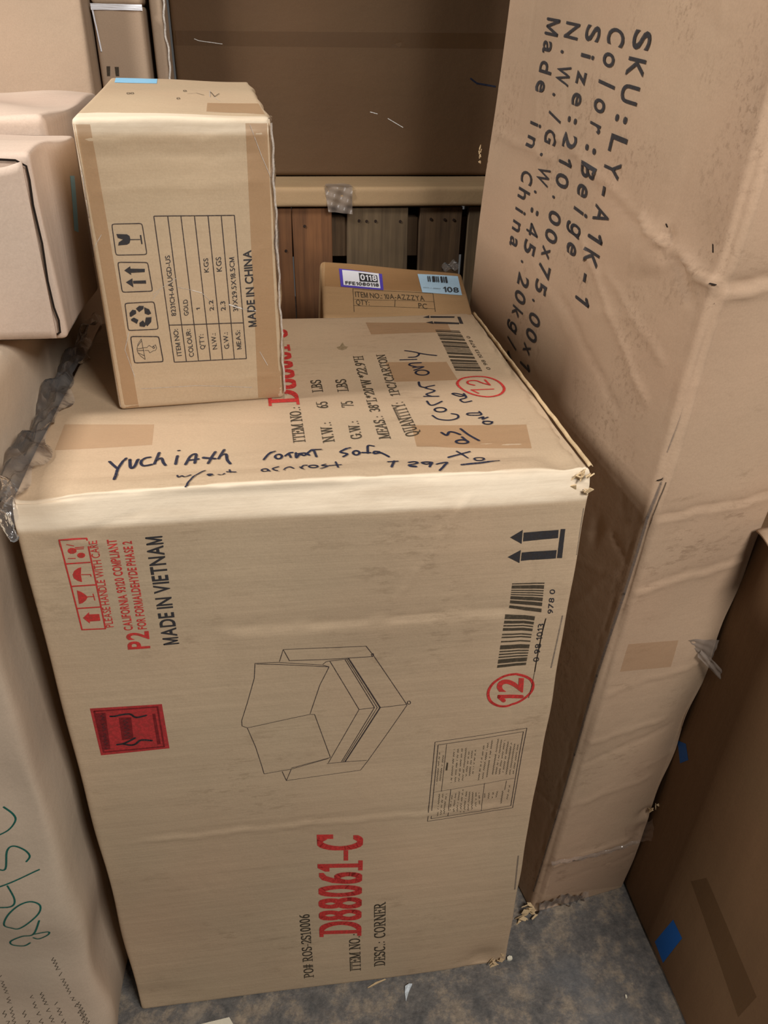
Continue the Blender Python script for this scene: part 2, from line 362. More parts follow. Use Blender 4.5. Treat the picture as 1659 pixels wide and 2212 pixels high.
def smooth_line(p,n=5):
    if len(p)<3: return p
    cl=math.dist(p[0],p[-1])<1e-5; o=[]
    for i in range(len(p)-1):
        a=p[i-1] if i else (p[-2] if cl else p[0]); b,c=p[i],p[i+1]; d=p[i+2] if i+2<len(p) else (p[1] if cl else p[-1])
        for k in range(n):
            s=k/n; o.append(tuple(.5*(2*b[j]+(c[j]-a[j])*s+(2*a[j]-5*b[j]+4*c[j]-d[j])*s*s+(3*b[j]-a[j]-3*c[j]+d[j])*s**3) for j in(0,1)))
    return o+[p[-1]]
def strokes_polys(w,pts):
    o=[]
    for i,(a,b) in enumerate(zip(pts,pts[1:])):
        L=math.dist(a,b)
        if L<1e-6: continue
        nx,ny=-(b[1]-a[1])/L*w/2,(b[0]-a[0])/L*w/2
        o.append([(a[0]+nx,a[1]+ny),(a[0]-nx,a[1]-ny),(b[0]-nx,b[1]-ny),(b[0]+nx,b[1]+ny)])
    if w>.0011:
        for a in pts: o.append([(a[0]+w/2*math.cos(k*math.pi/4),a[1]+w/2*math.sin(k*math.pi/4)) for k in range(8)])
    return o
def quad_grid(q,step=.006):
    a,b,c,d=[np.array(x,float) for x in q]
    nu=max(1,int(max(np.linalg.norm(b-a),np.linalg.norm(c-d))/step)); nv=max(1,int(max(np.linalg.norm(d-a),np.linalg.norm(c-b))/step))
    P=[];F=[]
    for i in range(nu+1):
        for j in range(nv+1):
            s,t=i/nu,j/nv; P.append((1-s)*(1-t)*a+s*(1-t)*b+s*t*c+(1-s)*t*d)
    for i in range(nu):
        for j in range(nv): k=i*(nv+1)+j; F.append((k,k+nv+1,k+nv+2,k+1))
    return P,F
OFFS={'printed_logo':.0004,'printed_logo_border':.0008,'printed_logo_figures':.0011,'handwriting':.0008,'packing_tape':.0003,'clear_tape':.0012,'crack':.0009,'printed_stamp':.0007}
PART_LABEL={'handwriting':'black marker handwriting','crack':'dark split in the cardboard','printed_stamp':'red ringed number 12','printed_logo':'solid red rectangular emblem','printed_item_number':'large red item number','printed_sofa_drawing':'thin black outline drawing of a corner sofa','printed_barcode':'black barcode','printed_arrows':'pair of black arrows on a bar','purple_sticker':'white sticker with purple border','pale_blue_sticker':'pale blue barcode sticker','printed_compliance_text':'red lettering','printed_handling_marks':'red boxed handling symbols','blue_tape':'blue tape'}
ROOTS={}
def build_prints(prints):
    groups={}
    for i,p in enumerate(prints):
        k,key,face,part,mat=p[:5]
        if k in 'tq' : q=p[6:9] if k=='t' else p[5]
        elif k=='s': q=p[6]
        else: q=p[5]
        bb=[min(a[0] for a in q),max(a[0] for a in q),min(a[1] for a in q),max(a[1] for a in q)]
        if k=='q': groups[(key,face,part,mat,i)]=[bb,[p]]; continue
        gap=.012 if part in('printed_text','handwriting','packing_tape') else .006 if part in('film_crease','crack','edge_grime','edge_groove','printed_symbol','printed_symbol_frame','printed_marks','scratch','lid_groove') else 9
        hit=[g for g in groups if g[:4]==(key,face,part,mat) and bb[0]-gap<groups[g][0][1] and bb[1]+gap>groups[g][0][0] and bb[2]-gap<groups[g][0][3] and bb[3]+gap>groups[g][0][2]]
        items=[p]
        for g in hit:
            o=groups.pop(g); items=o[1]+items; bb=[min(bb[0],o[0][0]),max(bb[1],o[0][1]),min(bb[2],o[0][2]),max(bb[3],o[0][3])]
        groups[(key,face,part,mat,i)]=[bb,items]
    made={}
    for gk,(bb_,items) in sorted(groups.items(),key=lambda g:g[0][4]):
        key,face,part,mat=gk[:4]; k0=items[0][0]; V=[];F=[]; off=(OFFS.get(part,.0006) if not('>' in part) else .0030)+(.0007 if key=='sku' and k0=='t' else 0)
        for p in items:
            k=p[0]
            if k=='q':
                q=p[5]; off=.0003+p[6]*.0006; P,f=quad_grid(q); b=len(V); V+=[tuple(x) for x in P]; F+=[tuple(j+b for j in g) for g in f]; continue
            if k=='b':
                q,n,seed,along=p[5:9]; r=random.Random(seed); x=0; tot=0; bars=[]
                while tot<n: a=r.choice((1,1,2,3)); s=r.choice((1,1,1,2)); bars.append((tot,tot+a)); tot+=a+s
                A,B,C,D=[np.array(t) for t in q]
                for s0,s1 in bars:
                    s0,s1=s0/tot,s1/tot
                    if along: pts=(A+(B-A)*s0,A+(B-A)*s1,D+(C-D)*s1,D+(C-D)*s0); qq=(pts[0],pts[1],pts[2],pts[3])
                    else: qq=(A+(D-A)*s0,B+(C-B)*s0,B+(C-B)*s1,A+(D-A)*s1)
                    P,f=quad_grid(qq,.012); b=len(V); V+=[tuple(x) for x in P]; F+=[tuple(j+b for j in g) for g in f]
                continue
            if k=='t':
                s,p0,p1,cap,style=p[5:10]; e1=(p1[0]-p0[0],p1[1]-p0[1]); e2=(cap[0]-p0[0],cap[1]-p0[1])
                polys=[[(p0[0]+e1[0]*x+e2[0]*y,p0[1]+e1[1]*x+e2[1]*y) for x,y in pl] for pl in lettering(s,style)]
            elif k=='s': polys=strokes_polys(p[5]*(1.3 if part=='handwriting' else 1),smooth_line(p[6]) if part in('handwriting','printed_stamp','printed_logo_figures') else p[6])
            else: polys=[p[5]]
            for pl in polys:
                b=len(V); V+=pl; F.append(tuple(range(b,b+len(pl))))
        bm=bmesh.new(); vs=[bm.verts.new((x,y,0)) for x,y in V]
        for f in F:
            try: bm.faces.new([vs[j] for j in f])
            except ValueError: pass
        bmesh.ops.triangulate(bm,faces=[f for f in bm.faces if len(f.verts)>4])
        for _ in range(3):
            es=[e for e in bm.edges if e.calc_length()>.014]
            if not es: break
            bmesh.ops.subdivide_edges(bm,edges=es,cuts=1); bmesh.ops.triangulate(bm,faces=[f for f in bm.faces if len(f.verts)>4])
        bm.verts.index_update(); uv=np.array([(v.co.x,v.co.y) for v in bm.verts]); fs=[[v.index for v in f.verts] for f in bm.faces]; bm.free()
        P=surf(key,face,uv,off); par=ROOTS[key]
        nm=part
        if '>' in part: pn,nm=part.split('>'); par=made[(key,pn)]
        # orient faces outwards
        ax,sg,ua,va=AX[face]; cr={(0,1):1,(1,2):1,(0,2):-1}[(ua,va)]*sg
        fs2=[]
        for f in fs:
            a=0
            for i in range(len(f)): x0,y0=uv[f[i]];x1,y1=uv[f[(i+1)%len(f)]]; a+=x0*y1-x1*y0
            fs2.append(f if a*cr>0 else f[::-1])
        o=mesh_obj(nm,P,fs2,M[mat],par,smooth=False)
        if nm in PART_LABEL: o['label']=PART_LABEL[nm] if not(nm=='handwriting' and key=='left') else 'green marker handwriting'
        made[(key,part)]=o
PRINTS=(
('s','main','t','handwriting','marker',.0026,((.0869,.0817),(.0966,.0671))),
('s','main','t','handwriting','marker',.0026,((.1035,.0897),(.098,.067),(.0976,.0409))),
('s','main','t','handwriting','marker',.0027,((.108,.086),(.1109,.0677),(.1145,.0674),(.1171,.0851))),
('s','main','t','handwriting','marker',.0026,((.1296,.0896),(.124,.0876),(.1209,.0772),(.1246,.0695),(.1335,.0713))),
('s','main','t','handwriting','marker',.0027,((.1383,.0997),(.136,.0725))),
('s','main','t','handwriting','marker',.0026,((.1374,.0798),(.1418,.0858),(.1451,.0747),(.1481,.0677))),
('s','main','t','handwriting','marker',.0026,((.1594,.0888),(.159,.0687))),
('s','main','t','handwriting','marker',.0026,((.1698,.0663),(.1746,.0873),(.1799,.0896),(.1797,.068))),
('s','main','t','handwriting','marker',.0026,((.173,.0757),(.1831,.0769))),
('s','main','t','handwriting','marker',.0027,((.201,.093),(.1944,.0651))),
('s','main','t','handwriting','marker',.0027,((.1883,.0789),(.2017,.075))),
('s','main','t','handwriting','marker',.0027,((.2108,.0969),(.2054,.0746))),
('s','main','t','handwriting','marker',.0026,((.2074,.0802),(.2129,.0847),(.215,.0698),(.2185,.0605))),
('s','main','t','handwriting','marker',.0018,((.1588,.1024),(.1607,.1026))),
('s','main','t','handwriting','marker',.0017,((.1632,.0404),(.165,.0349),(.168,.0385),(.1715,.0348),(.1773,.0389))),
('s','main','t','handwriting','marker',.0017,((.1918,.0502),(.1835,.0379),(.1761,.023),(.1737,.0114))),
('s','main','t','handwriting','marker',.0017,((.2005,.0352),(.1998,.0337),(.1979,.0332),(.1961,.0341),(.1952,.0357),(.1959,.0372),(.1977,.0376),(.1996,.0368),(.2005,.0352))),
('s','main','t','handwriting','marker',.0017,((.1958,.0356),(.2,.0352))),
('s','main','t','handwriting','marker',.0017,((.2066,.0345),(.2104,.0325),(.2131,.0364))),
('s','main','t','handwriting','marker',.0017,((.2181,.0464),(.2192,.0392))),
('s','main','t','handwriting','marker',.0017,((.2154,.041),(.2249,.0386))),
('s','main','t','handwriting','marker',.0022,((.2678,.0823),(.2602,.076),(.2551,.064))),
('s','main','t','handwriting','marker',.0022,((.2752,.069),(.2744,.0658),(.2725,.064),(.2702,.0642),(.2683,.0664),(.2677,.0698),(.2685,.073),(.2704,.0749),(.2728,.0747),(.2746,.0724),(.2752,.069))),
('s','main','t','handwriting','marker',.0022,((.2789,.0697),(.2836,.0758),(.2874,.0767))),
('s','main','t','handwriting','marker',.0021,((.2831,.0748),(.285,.0652))),
('s','main','t','handwriting','marker',.0022,((.2911,.0755),(.2911,.0637),(.2954,.0713),(.3002,.068),(.3051,.0747),(.3099,.0793),(.3199,.0797))),
('s','main','t','handwriting','marker',.0022,((.2935,.0731),(.3015,.0736),(.3057,.0681))),
('s','main','t','handwriting','marker',.0022,((.3114,.0785),(.3134,.0636))),
('s','main','t','handwriting','marker',.0022,((.353,.0808),(.3409,.0722),(.3483,.0666),(.3432,.0606))),
('s','main','t','handwriting','marker',.0022,((.3622,.0679),(.3612,.0651),(.3592,.0636),(.357,.0638),(.3554,.0657),(.355,.0686),(.356,.0714),(.358,.0729),(.3602,.0727),(.3618,.0708),(.3622,.0679))),
('s','main','t','handwriting','marker',.0022,((.3802,.0817),(.374,.0846),(.3716,.0665))),
('s','main','t','handwriting','marker',.0022,((.3652,.0684),(.3748,.0675))),
('s','main','t','handwriting','marker',.0022,((.3852,.0689),(.3797,.0701),(.3787,.0651),(.3859,.0666),(.3877,.0653),(.3943,.0576))),
('s','main','t','handwriting','marker',.0016,((.2595,.0381),(.2587,.0358),(.2566,.0348),(.2543,.0355),(.2528,.0375),(.2528,.04),(.2544,.0418),(.2567,.042),(.2587,.0405),(.2595,.0381))),
('s','main','t','handwriting','marker',.0017,((.2589,.0398),(.2614,.0343))),
('s','main','t','handwriting','marker',.0017,((.2708,.0451),(.2644,.0407),(.2696,.0334))),
('s','main','t','handwriting','marker',.0016,((.2765,.0347),(.2786,.0402),(.2833,.0428),(.2872,.0373))),
('s','main','t','handwriting','marker',.0017,((.2939,.0411),(.2973,.0346))),
('s','main','t','handwriting','marker',.0016,((.2949,.0375),(.298,.0448),(.3019,.0449))),
('s','main','t','handwriting','marker',.0017,((.3133,.0404),(.3121,.0384),(.3091,.0375),(.3059,.0383),(.3039,.0402),(.304,.0425),(.3063,.044),(.3095,.044),(.3123,.0426),(.3133,.0404))),
('s','main','t','handwriting','marker',.0017,((.3225,.0457),(.3179,.0424),(.3241,.0401),(.316,.0339))),
('s','main','t','handwriting','marker',.0017,((.3338,.0508),(.3352,.0356))),
('s','main','t','handwriting','marker',.0017,((.3256,.0412),(.3391,.0431))),
('s','main','t','handwriting','marker',.0022,((.3916,.0455),(.4025,.046))),
('s','main','t','handwriting','marker',.0023,((.3988,.047),(.3937,.0317))),
('s','main','t','handwriting','marker',.0023,((.4145,.042),(.4215,.0441),(.4236,.0395),(.4132,.033),(.4205,.0303))),
('s','main','t','handwriting','marker',.0023,((.4289,.0405),(.4333,.0361),(.4402,.0398),(.4345,.0423),(.4289,.0405))),
('s','main','t','handwriting','marker',.0023,((.4404,.0397),(.4355,.0288))),
('s','main','t','handwriting','marker',.0022,((.4446,.0349),(.4507,.0377),(.4571,.0376),(.4453,.0206))),
('s','main','t','handwriting','marker',.0019,((.4616,.0526),(.4735,.0568),(.4889,.0632))),
('s','main','t','handwriting','marker',.002,((.4739,.0647),(.4839,.0503))),
('s','main','t','handwriting','marker',.0019,((.5008,.0441),(.4995,.0418),(.4971,.0402),(.4942,.0399),(.4916,.0408),(.4901,.0427),(.4899,.0452),(.4912,.0475),(.4936,.0491),(.4965,.0494),(.4991,.0485),(.5007,.0466),(.5008,.0441))),
('s','main','t','handwriting','marker',.0018,((.4715,.0306),(.4924,.0324),(.5164,.0368))),
('s','main','t','handwriting','marker',.0026,((.4661,.1144),(.4708,.1066),(.4759,.1153),(.4815,.1141),(.4875,.1077))),
('s','main','t','handwriting','marker',.0025,((.4925,.0874),(.4909,.0849),(.4879,.0833),(.4843,.083),(.4809,.084),(.4787,.0862),(.4784,.0888),(.4799,.0914),(.4829,.093),(.4866,.0934),(.49,.0923),(.4921,.0901),(.4925,.0874))),
('s','main','t','handwriting','marker',.0026,((.4883,.1008),(.4917,.0893))),
('s','main','t','handwriting','marker',.0026,((.4916,.1231),(.4973,.1068),(.5063,.0901))),
('s','main','t','handwriting','marker',.0021,((.4649,.1647),(.47,.1534),(.4828,.149),(.4947,.1543),(.4967,.1641),(.4901,.1683))),
('s','main','t','handwriting','marker',.0021,((.4856,.1811),(.4839,.1778),(.4807,.1755),(.4769,.1749),(.4735,.1762),(.4714,.1789),(.4711,.1825),(.4727,.1858),(.4759,.1881),(.4797,.1887),(.4832,.1874),(.4853,.1846),(.4856,.1811))),
('s','main','t','handwriting','marker',.0022,((.4667,.2116),(.4681,.1991),(.474,.1985),(.486,.209))),
('s','main','t','handwriting','marker',.0022,((.4657,.2277),(.4851,.2264))),
('s','main','t','handwriting','marker',.0022,((.4869,.2643),(.4728,.2573),(.4837,.2453),(.4704,.2351),(.4757,.2273))),
('s','main','t','handwriting','marker',.0023,((.4678,.2775),(.4672,.2626),(.4745,.2572))),
('s','main','t','handwriting','marker',.0023,((.4875,.3089),(.4855,.3046),(.4815,.3017),(.4768,.301),(.4724,.3026),(.4696,.306),(.4692,.3105),(.4712,.3148),(.4751,.3177),(.48,.3185),(.4844,.3169),(.4871,.3134),(.4875,.3089))),
('s','main','t','handwriting','marker',.0023,((.4684,.3283),(.4839,.3302),(.4685,.3186))),
('s','main','t','handwriting','marker',.0023,((.483,.3452),(.4676,.3436),(.4652,.3368),(.4736,.3305))),
('s','main','t','handwriting','marker',.0023,((.4547,.3575),(.4784,.3575))),
('s','main','t','handwriting','marker',.0023,((.4684,.3659),(.4801,.3677),(.4857,.3812),(.4674,.3927))),
('s','main','t','handwriting','marker',.0023,((.4857,.3812),(.4965,.375),(.5106,.3699))),
('s','main','t','handwriting','marker',.0022,((.5051,.2322),(.5093,.2341),(.5194,.226),(.5132,.2233),(.5051,.2322))),
('s','main','t','handwriting','marker',.0021,((.5203,.2322),(.5204,.2181),(.5112,.2121),(.5141,.2028),(.5247,.2061))),
('s','main','t','handwriting','marker',.002,((.5265,.1715),(.5262,.1613),(.5103,.1623),(.5117,.1678),(.525,.1675))),
('s','main','t','handwriting','marker',.002,((.5211,.1517),(.5279,.1551),(.5251,.1484),(.5331,.1536))),
('s','main','t','handwriting','marker',.002,((.5344,.1374),(.5327,.135),(.5295,.1337),(.5261,.134),(.5237,.1359),(.5233,.1385),(.525,.1409),(.5282,.1422),(.5316,.1419),(.534,.14),(.5344,.1374))),
('s','main','t','handwriting','marker',.002,((.5248,.143),(.5357,.14))),
('t','main','t','printed_text','ink_faded','ITEM NO.:',(.303,.1034),(.3017,.2086),(.2898,.1029),'serif'),
('t','main','t','printed_text','ink_faded','N.W.:',(.3365,.1009),(.3366,.1592),(.3237,.0985),'serif'),
('t','main','t','printed_text','ink_faded','65',(.337,.1998),(.3374,.2212),(.3232,.1993),'serif'),
('t','main','t','printed_text','ink_faded','LBS',(.3344,.2518),(.3338,.2934),(.3211,.2502),'serif'),
('t','main','t','printed_text','ink_faded','G.W.:',(.3693,.1056),(.3704,.1595),(.3567,.1028),'serif'),
('t','main','t','printed_text','ink_faded','75',(.3697,.2022),(.3701,.2213),(.3551,.1996),'serif'),
('t','main','t','printed_text','ink_faded','LBS',(.3683,.2515),(.3683,.2939),(.3545,.25),'serif'),
('t','main','t','printed_text','ink_faded','MEAS.:',(.4027,.1032),(.4024,.1713),(.3897,.1024),'serif'),
('t','main','t','printed_text','ink_faded','38"L*20"W',(.4014,.1836),(.4016,.2918),(.3888,.1822),'serif'),
('t','main','t','printed_text','ink_faded','*22.9"H',(.4007,.2965),(.4018,.3798),(.3873,.2962),'serif'),
('t','main','t','printed_text','ink_faded','QUANTITY:',(.4386,.1103),(.4352,.2151),(.4225,.1046),'serif'),
('t','main','t','printed_text','ink_faded','1PC/CARTON',(.4347,.2331),(.4348,.3821),(.4226,.2317),'serif'),
('t','main','t','printed_item_number','red','D88061-C',(.3,.2177),(.2944,.5159),(.2647,.2163),'serifb'),
('p','main','t','printed_arrows','ink',((.5238,.5521),(.5357,.5609),(.5333,.545))),
('p','main','t','printed_arrows','ink',((.5373,.5572),(.5768,.5487),(.5745,.541),(.5353,.5466))),
('p','main','t','printed_arrows','ink',((.5809,.5466),(.5856,.5445),(.5817,.5046),(.5766,.5067))),
('p','main','t','printed_arrows','ink',((.5233,.5219),(.5349,.5272),(.534,.5108))),
('p','main','t','printed_arrows','ink',((.5366,.5243),(.5766,.5118),(.5742,.5035),(.5349,.5127))),
('b','main','t','printed_barcode','ink_faded',((.5302,.4804),(.5675,.4708),(.565,.3037),(.5273,.3083)),60,3,0),
('t','main','t','printed_text','ink_faded','0 98 1013 978 0',(.5786,.3128),(.5776,.4445),(.5734,.3138),'sans'),
('s','main','t','printed_stamp','red',.0037,((.5195,.2673),(.5299,.2847),(.5485,.2902),(.5665,.2854),(.5774,.2681),(.5786,.2427),(.5678,.2235),(.5502,.2173),(.5332,.2267),(.5226,.2449),(.5195,.2673))),
('s','main','t','printed_stamp','red',.0029,((.5336,.2436),(.5637,.2426))),
('s','main','t','printed_stamp','red',.0029,((.5336,.2436),(.54,.2309))),
('s','main','t','printed_stamp','red',.003,((.5416,.2593),(.5344,.266),(.5367,.2749),(.5473,.2754),(.5543,.2657),(.5626,.2574))),
('s','main','t','printed_stamp','red',.003,((.5626,.2574),(.5606,.2764))),
('t','main','f','printed_text','ink','MADE IN VIETNAM',(.1452,.767),(.1441,.9147),(.1287,.7666),'bold'),
('t','main','f','printed_compliance_text','red','P2',(.1128,.7638),(.114,.7889),(.0894,.7639),'bold'),
('t','main','f','printed_compliance_text','red','CALIFORNIA 93120 COMPLIANT',(.098,.7919),(.098,.9146),(.0888,.7916),'bold'),
('t','main','f','printed_compliance_text','red','FOR FORMALDEHYDE PHASE 2',(.1131,.7919),(.1131,.9108),(.104,.7919),'bold'),
('t','main','f','printed_handling_marks','red','PLEASE HANDLE WITH CARE',(.0779,.798),(.0787,.9148),(.0696,.7977),'sans'),
('s','main','f','printed_handling_marks','red',.0017,((.0416,.9179),(.0689,.9177),(.0687,.7964),(.0435,.7971),(.0416,.9179))),
('s','main','f','printed_handling_marks','red',.0017,((.0419,.8872),(.067,.8871))),
('s','main','f','printed_handling_marks','red',.0018,((.0433,.8573),(.0677,.8572))),
('s','main','f','printed_handling_marks','red',.0018,((.0433,.827),(.0685,.8269))),
('p','main','f','printed_handling_marks','red',((.0572,.8815),(.0539,.8807),(.0493,.8775),(.0467,.8726),(.0472,.8679),(.0506,.864),(.0547,.8621),(.0552,.8719))),
('p','main','f','printed_handling_marks','red',((.0474,.8517),(.0516,.849),(.0551,.8452),(.0571,.8416),(.0545,.8373),(.0503,.8339),(.0464,.8328))),
('p','main','f','printed_handling_marks','red',((.0551,.821),(.0472,.8135),(.0533,.8051))),
('p','main','f','printed_handling_marks','red',((.0544,.8178),(.0653,.8174),(.0651,.8079),(.0537,.8079))),
('p','main','f','printed_handling_marks','red',((.0566,.9031),(.0553,.901),(.0527,.8998),(.0498,.9),(.0478,.9015),(.0473,.9038),(.0485,.9059),(.0511,.9071),(.054,.9068),(.0561,.9053))),
('p','main','f','printed_handling_marks','red',((.0639,.8966),(.0628,.8945),(.0605,.8934),(.058,.8936),(.0562,.895),(.0558,.8972),(.0569,.8992),(.0592,.9003),(.0617,.9001),(.0635,.8987))),
('s','main','f','printed_handling_marks','red',.0011,((.0556,.8719),(.0651,.8713),(.0651,.8685))),
('s','main','f','printed_handling_marks','red',.0011,((.057,.8419),(.0643,.8418))),
('s','main','f','printed_handling_marks','red',.0011,((.0633,.8456),(.0638,.8363))),
('s','main','f','printed_handling_marks','red',.0011,((.0553,.9071),(.0649,.9076))),
('s','main','f','printed_handling_marks','red',.001,((.0475,.9114),(.0549,.9093))),
('s','main','f','printed_handling_marks','red',.0011,((.046,.8944),(.0537,.8935))),
('s','main','f','printed_handling_marks','red',.0011,((.055,.9054),(.0641,.9053))),
('p','main','f','printed_logo','logo_red',((.0322,.6782),(.1156,.6756),(.1154,.5984),(.0322,.5976))),
('s','main','f','printed_logo_border','logo_dark',.0021,((.0366,.6735),(.1099,.6721),(.1094,.6028),(.0364,.6033),(.0366,.6735))),
('p','main','f','printed_logo_border','logo_dark',((.0376,.6701),(.0489,.6697),(.0452,.6078),(.0369,.6065))),
('p','main','f','printed_logo_border','logo_dark',((.1026,.6613),(.1059,.6614),(.1059,.6077),(.1018,.6073))),
('p','main','f','printed_logo_border','logo_dark',((.0629,.6596),(.0772,.6588),(.075,.6216),(.0613,.6215))),
('s','main','f','printed_logo_figures','ink',.0026,((.0538,.6635),(.0582,.663),(.0676,.6646),(.0767,.6645),(.0818,.6587),(.0864,.6581),(.0952,.6599))),
('s','main','f','printed_logo_figures','ink',.0028,((.0542,.6145),(.0617,.6153),(.0689,.6185),(.0769,.6233))),
('s','main','f','printed_logo_figures','ink',.0028,((.0616,.6146),(.0699,.6115),(.0761,.6126),(.0836,.6185),(.0961,.6159))),
('s','main','f','printed_logo_figures','ink',.0006,((.0469,.6675),(.0427,.6649),(.0466,.6627),(.043,.6602),(.0465,.6579))),
('s','main','f','printed_logo_figures','ink',.0006,((.0457,.6531),(.0418,.6505),(.0449,.6482),(.0417,.6456),(.0452,.6434),(.0409,.6407))),
('s','main','f','printed_logo_figures','ink',.0006,((.0412,.6359),(.044,.6335),(.04,.6309),(.0437,.6286),(.04,.6259),(.0433,.6236),(.0395,.6209),(.0436,.6186),(.0394,.6159))),
('s','main','f','printed_logo_figures','ink',.0006,((.0391,.6109),(.042,.6085))),
('s','main','f','printed_logo_figures','ink',.0006,((.0737,.6569),(.0673,.6537),(.0722,.6509),(.067,.6477),(.0723,.6449),(.0668,.6417),(.0725,.6389),(.0661,.6356),(.0713,.6328),(.0653,.6295),(.0718,.6267),(.0648,.6234))),
('s','main','f','printed_sofa_drawing','ink_line',.0008,((.2591,.7291),(.2645,.7482),(.3632,.7433),(.3727,.7266),(.4169,.6388),(.3667,.5415),(.3574,.5251),(.2581,.5174),(.2654,.5387))),
('s','main','f','printed_sofa_drawing','ink_line',.0008,((.2645,.7482),(.2708,.7301))),
('s','main','f','printed_sofa_drawing','ink_line',.0009,((.2534,.5358),(.2581,.5174))),
('s','main','f','printed_sofa_drawing','ink_line',.0009,((.2704,.7297),(.3108,.727),(.3719,.7256))),
('s','main','f','printed_sofa_drawing','ink_line',.0008,((.2303,.7299),(.2574,.7282),(.3106,.7181),(.3182,.7144),(.3155,.7074),(.3065,.6855),(.2931,.6371))),
('s','main','f','printed_sofa_drawing','ink_line',.0008,((.2303,.7299),(.2279,.7057),(.2168,.6654),(.2078,.6354),(.2075,.6261),(.2138,.6219))),
('s','main','f','printed_sofa_drawing','ink_line',.0008,((.2138,.6219),(.2931,.6363),(.2987,.6356),(.3174,.555),(.3128,.5524),(.2654,.5387),(.2296,.5346),(.2277,.5488),(.2219,.5861),(.2138,.6219))),
('s','main','f','printed_sofa_drawing','ink_line',.0009,((.2318,.7285),(.2573,.7249),(.3182,.7144))),
('s','main','f','printed_sofa_drawing','ink_line',.0009,((.2655,.5408),(.3165,.5543))),
('s','main','f','printed_sofa_drawing','ink_line',.0008,((.3107,.7192),(.315,.7233),(.3192,.7239),(.3412,.725))),
('s','main','f','printed_sofa_drawing','ink_line',.0008,((.3192,.7239),(.3551,.6381),(.3145,.5447))),
('s','main','f','printed_sofa_drawing','ink_line',.0009,((.3551,.6381),(.3748,.6394))),
('s','main','f','printed_sofa_drawing','ink_line',.0009,((.3378,.7242),(.3748,.6394),(.3321,.5449))),
('s','main','f','printed_sofa_drawing','ink_line',.0008,((.3399,.7247),(.3784,.639),(.3341,.5446))),
('s','main','f','printed_sofa_drawing','ink_line',.0009,((.382,.6386),(.4162,.6399))),
('s','main','f','printed_sofa_drawing','ink_line',.0009,((.3126,.5436),(.3386,.544),(.3657,.5435))),
('s','main','f','printed_sofa_drawing','ink_line',.001,((.4213,.6422),(.4208,.6402),(.4193,.6395),(.4177,.6406),(.417,.6427),(.4175,.6447),(.4191,.6454),(.4206,.6444),(.4213,.6422))),
('s','main','f','printed_sofa_drawing','ink_line',.0009,((.3725,.7284),(.3722,.7269),(.3712,.7263),(.3702,.7271),(.3698,.7287),(.3702,.7302),(.3712,.7308),(.3721,.73),(.3725,.7284))),
('s','main','f','printed_sofa_drawing','ink_line',.0017,((.3421,.7253),(.382,.6386),(.3367,.5443))),
('t','main','f','printed_text','ink_faded','PO# ROS-2S10006',(.2814,.0344),(.2794,.2118),(.2664,.0344),'serif'),
('t','main','f','printed_text','ink_faded','ITEM NO.:',(.3594,.0387),(.3576,.1461),(.3426,.0396),'serif'),
('t','main','f','printed_item_number','red','D88061-C',(.3571,.1407),(.3589,.3909),(.2971,.1489),'serifb'),
('t','main','f','printed_text','ink_faded','DESC.: CORNER',(.3998,.0454),(.3974,.2199),(.3829,.0453),'serif'),
('p','main','f','printed_arrows','ink',((.527,.8862),(.5409,.8953),(.5418,.8761))),
('p','main','f','printed_arrows','ink',((.5426,.8914),(.5839,.8917),(.5849,.8804),(.5433,.8792))),
('p','main','f','printed_arrows','ink',((.5864,.8926),(.5919,.8922),(.5937,.8516),(.5876,.8521))),
('p','main','f','printed_arrows','ink',((.5271,.8589),(.5419,.8675),(.5423,.849))),
('p','main','f','printed_arrows','ink',((.5436,.8637),(.5856,.8636),(.5861,.8518),(.5438,.8519))),
('b','main','f','printed_barcode','ink_faded',((.5368,.82),(.5768,.8177),(.5783,.7695),(.5373,.7791)),26,8,0),
('b','main','f','printed_barcode','ink_faded',((.5326,.7748),(.5711,.7675),(.5682,.6877),(.5307,.6865)),36,9,0),
('t','main','f','printed_text','ink','0 98 1013',(.5844,.6942),(.584,.7555),(.5771,.6943),'sans'),
('t','main','f','printed_text','ink','978 0',(.5932,.7693),(.5915,.8063),(.5867,.7704),'sans'),
('s','main','f','crack','dark',.001,((.5852,.7635),(.583,.7391),(.5814,.6985),(.5812,.6775))),
('s','main','f','crack','dark',.0005,((.5812,.6775),(.5801,.6525),(.5784,.6319))),
('s','main','f','printed_stamp','red',.0037,((.5527,.6753),(.5649,.6728),(.5757,.6662),(.5812,.6572),(.5818,.6462),(.5765,.6358),(.5655,.626),(.552,.6207),(.5397,.6222),(.5287,.6303),(.5236,.6407),(.5231,.6517),(.528,.6632),(.5376,.6716),(.5446,.6746),(.5527,.6753))),
('t','main','f','printed_stamp','red','12',(.5694,.6249),(.5671,.6678),(.5365,.6288),'bold'),
('s','main','f','printed_table','ink_line',.0009,((.4571,.5665),(.5832,.575),(.5811,.4112),(.4552,.4024),(.4571,.5665))),
('s','main','f','printed_table','ink_line',.0009,((.4616,.5604),(.5791,.5686),(.5778,.4166),(.4601,.4075),(.4616,.5604))),
('s','main','f','printed_table','ink_line',.0006,((.461,.4647),(.5769,.4749))),
('s','main','f','printed_table','ink_line',.0006,((.4733,.5602),(.4719,.4646))),
('s','main','f','printed_table','ink_line',.0007,((.4852,.4672),(.4847,.4097))),
('s','main','f','printed_table','ink_line',.0006,((.5335,.4722),(.5338,.4131))),
('s','main','f','printed_table','ink_line',.0006,((.5656,.472),(.565,.4522))),
('s','main','f','printed_table_text','ink_faded',.0006,((.4653,.5458),(.4637,.5445),(.4654,.5424),(.4637,.5411))),
('s','main','f','printed_table_text','ink_faded',.0006,((.4637,.5377),(.4655,.5355),(.4638,.5342),(.4653,.5321))),
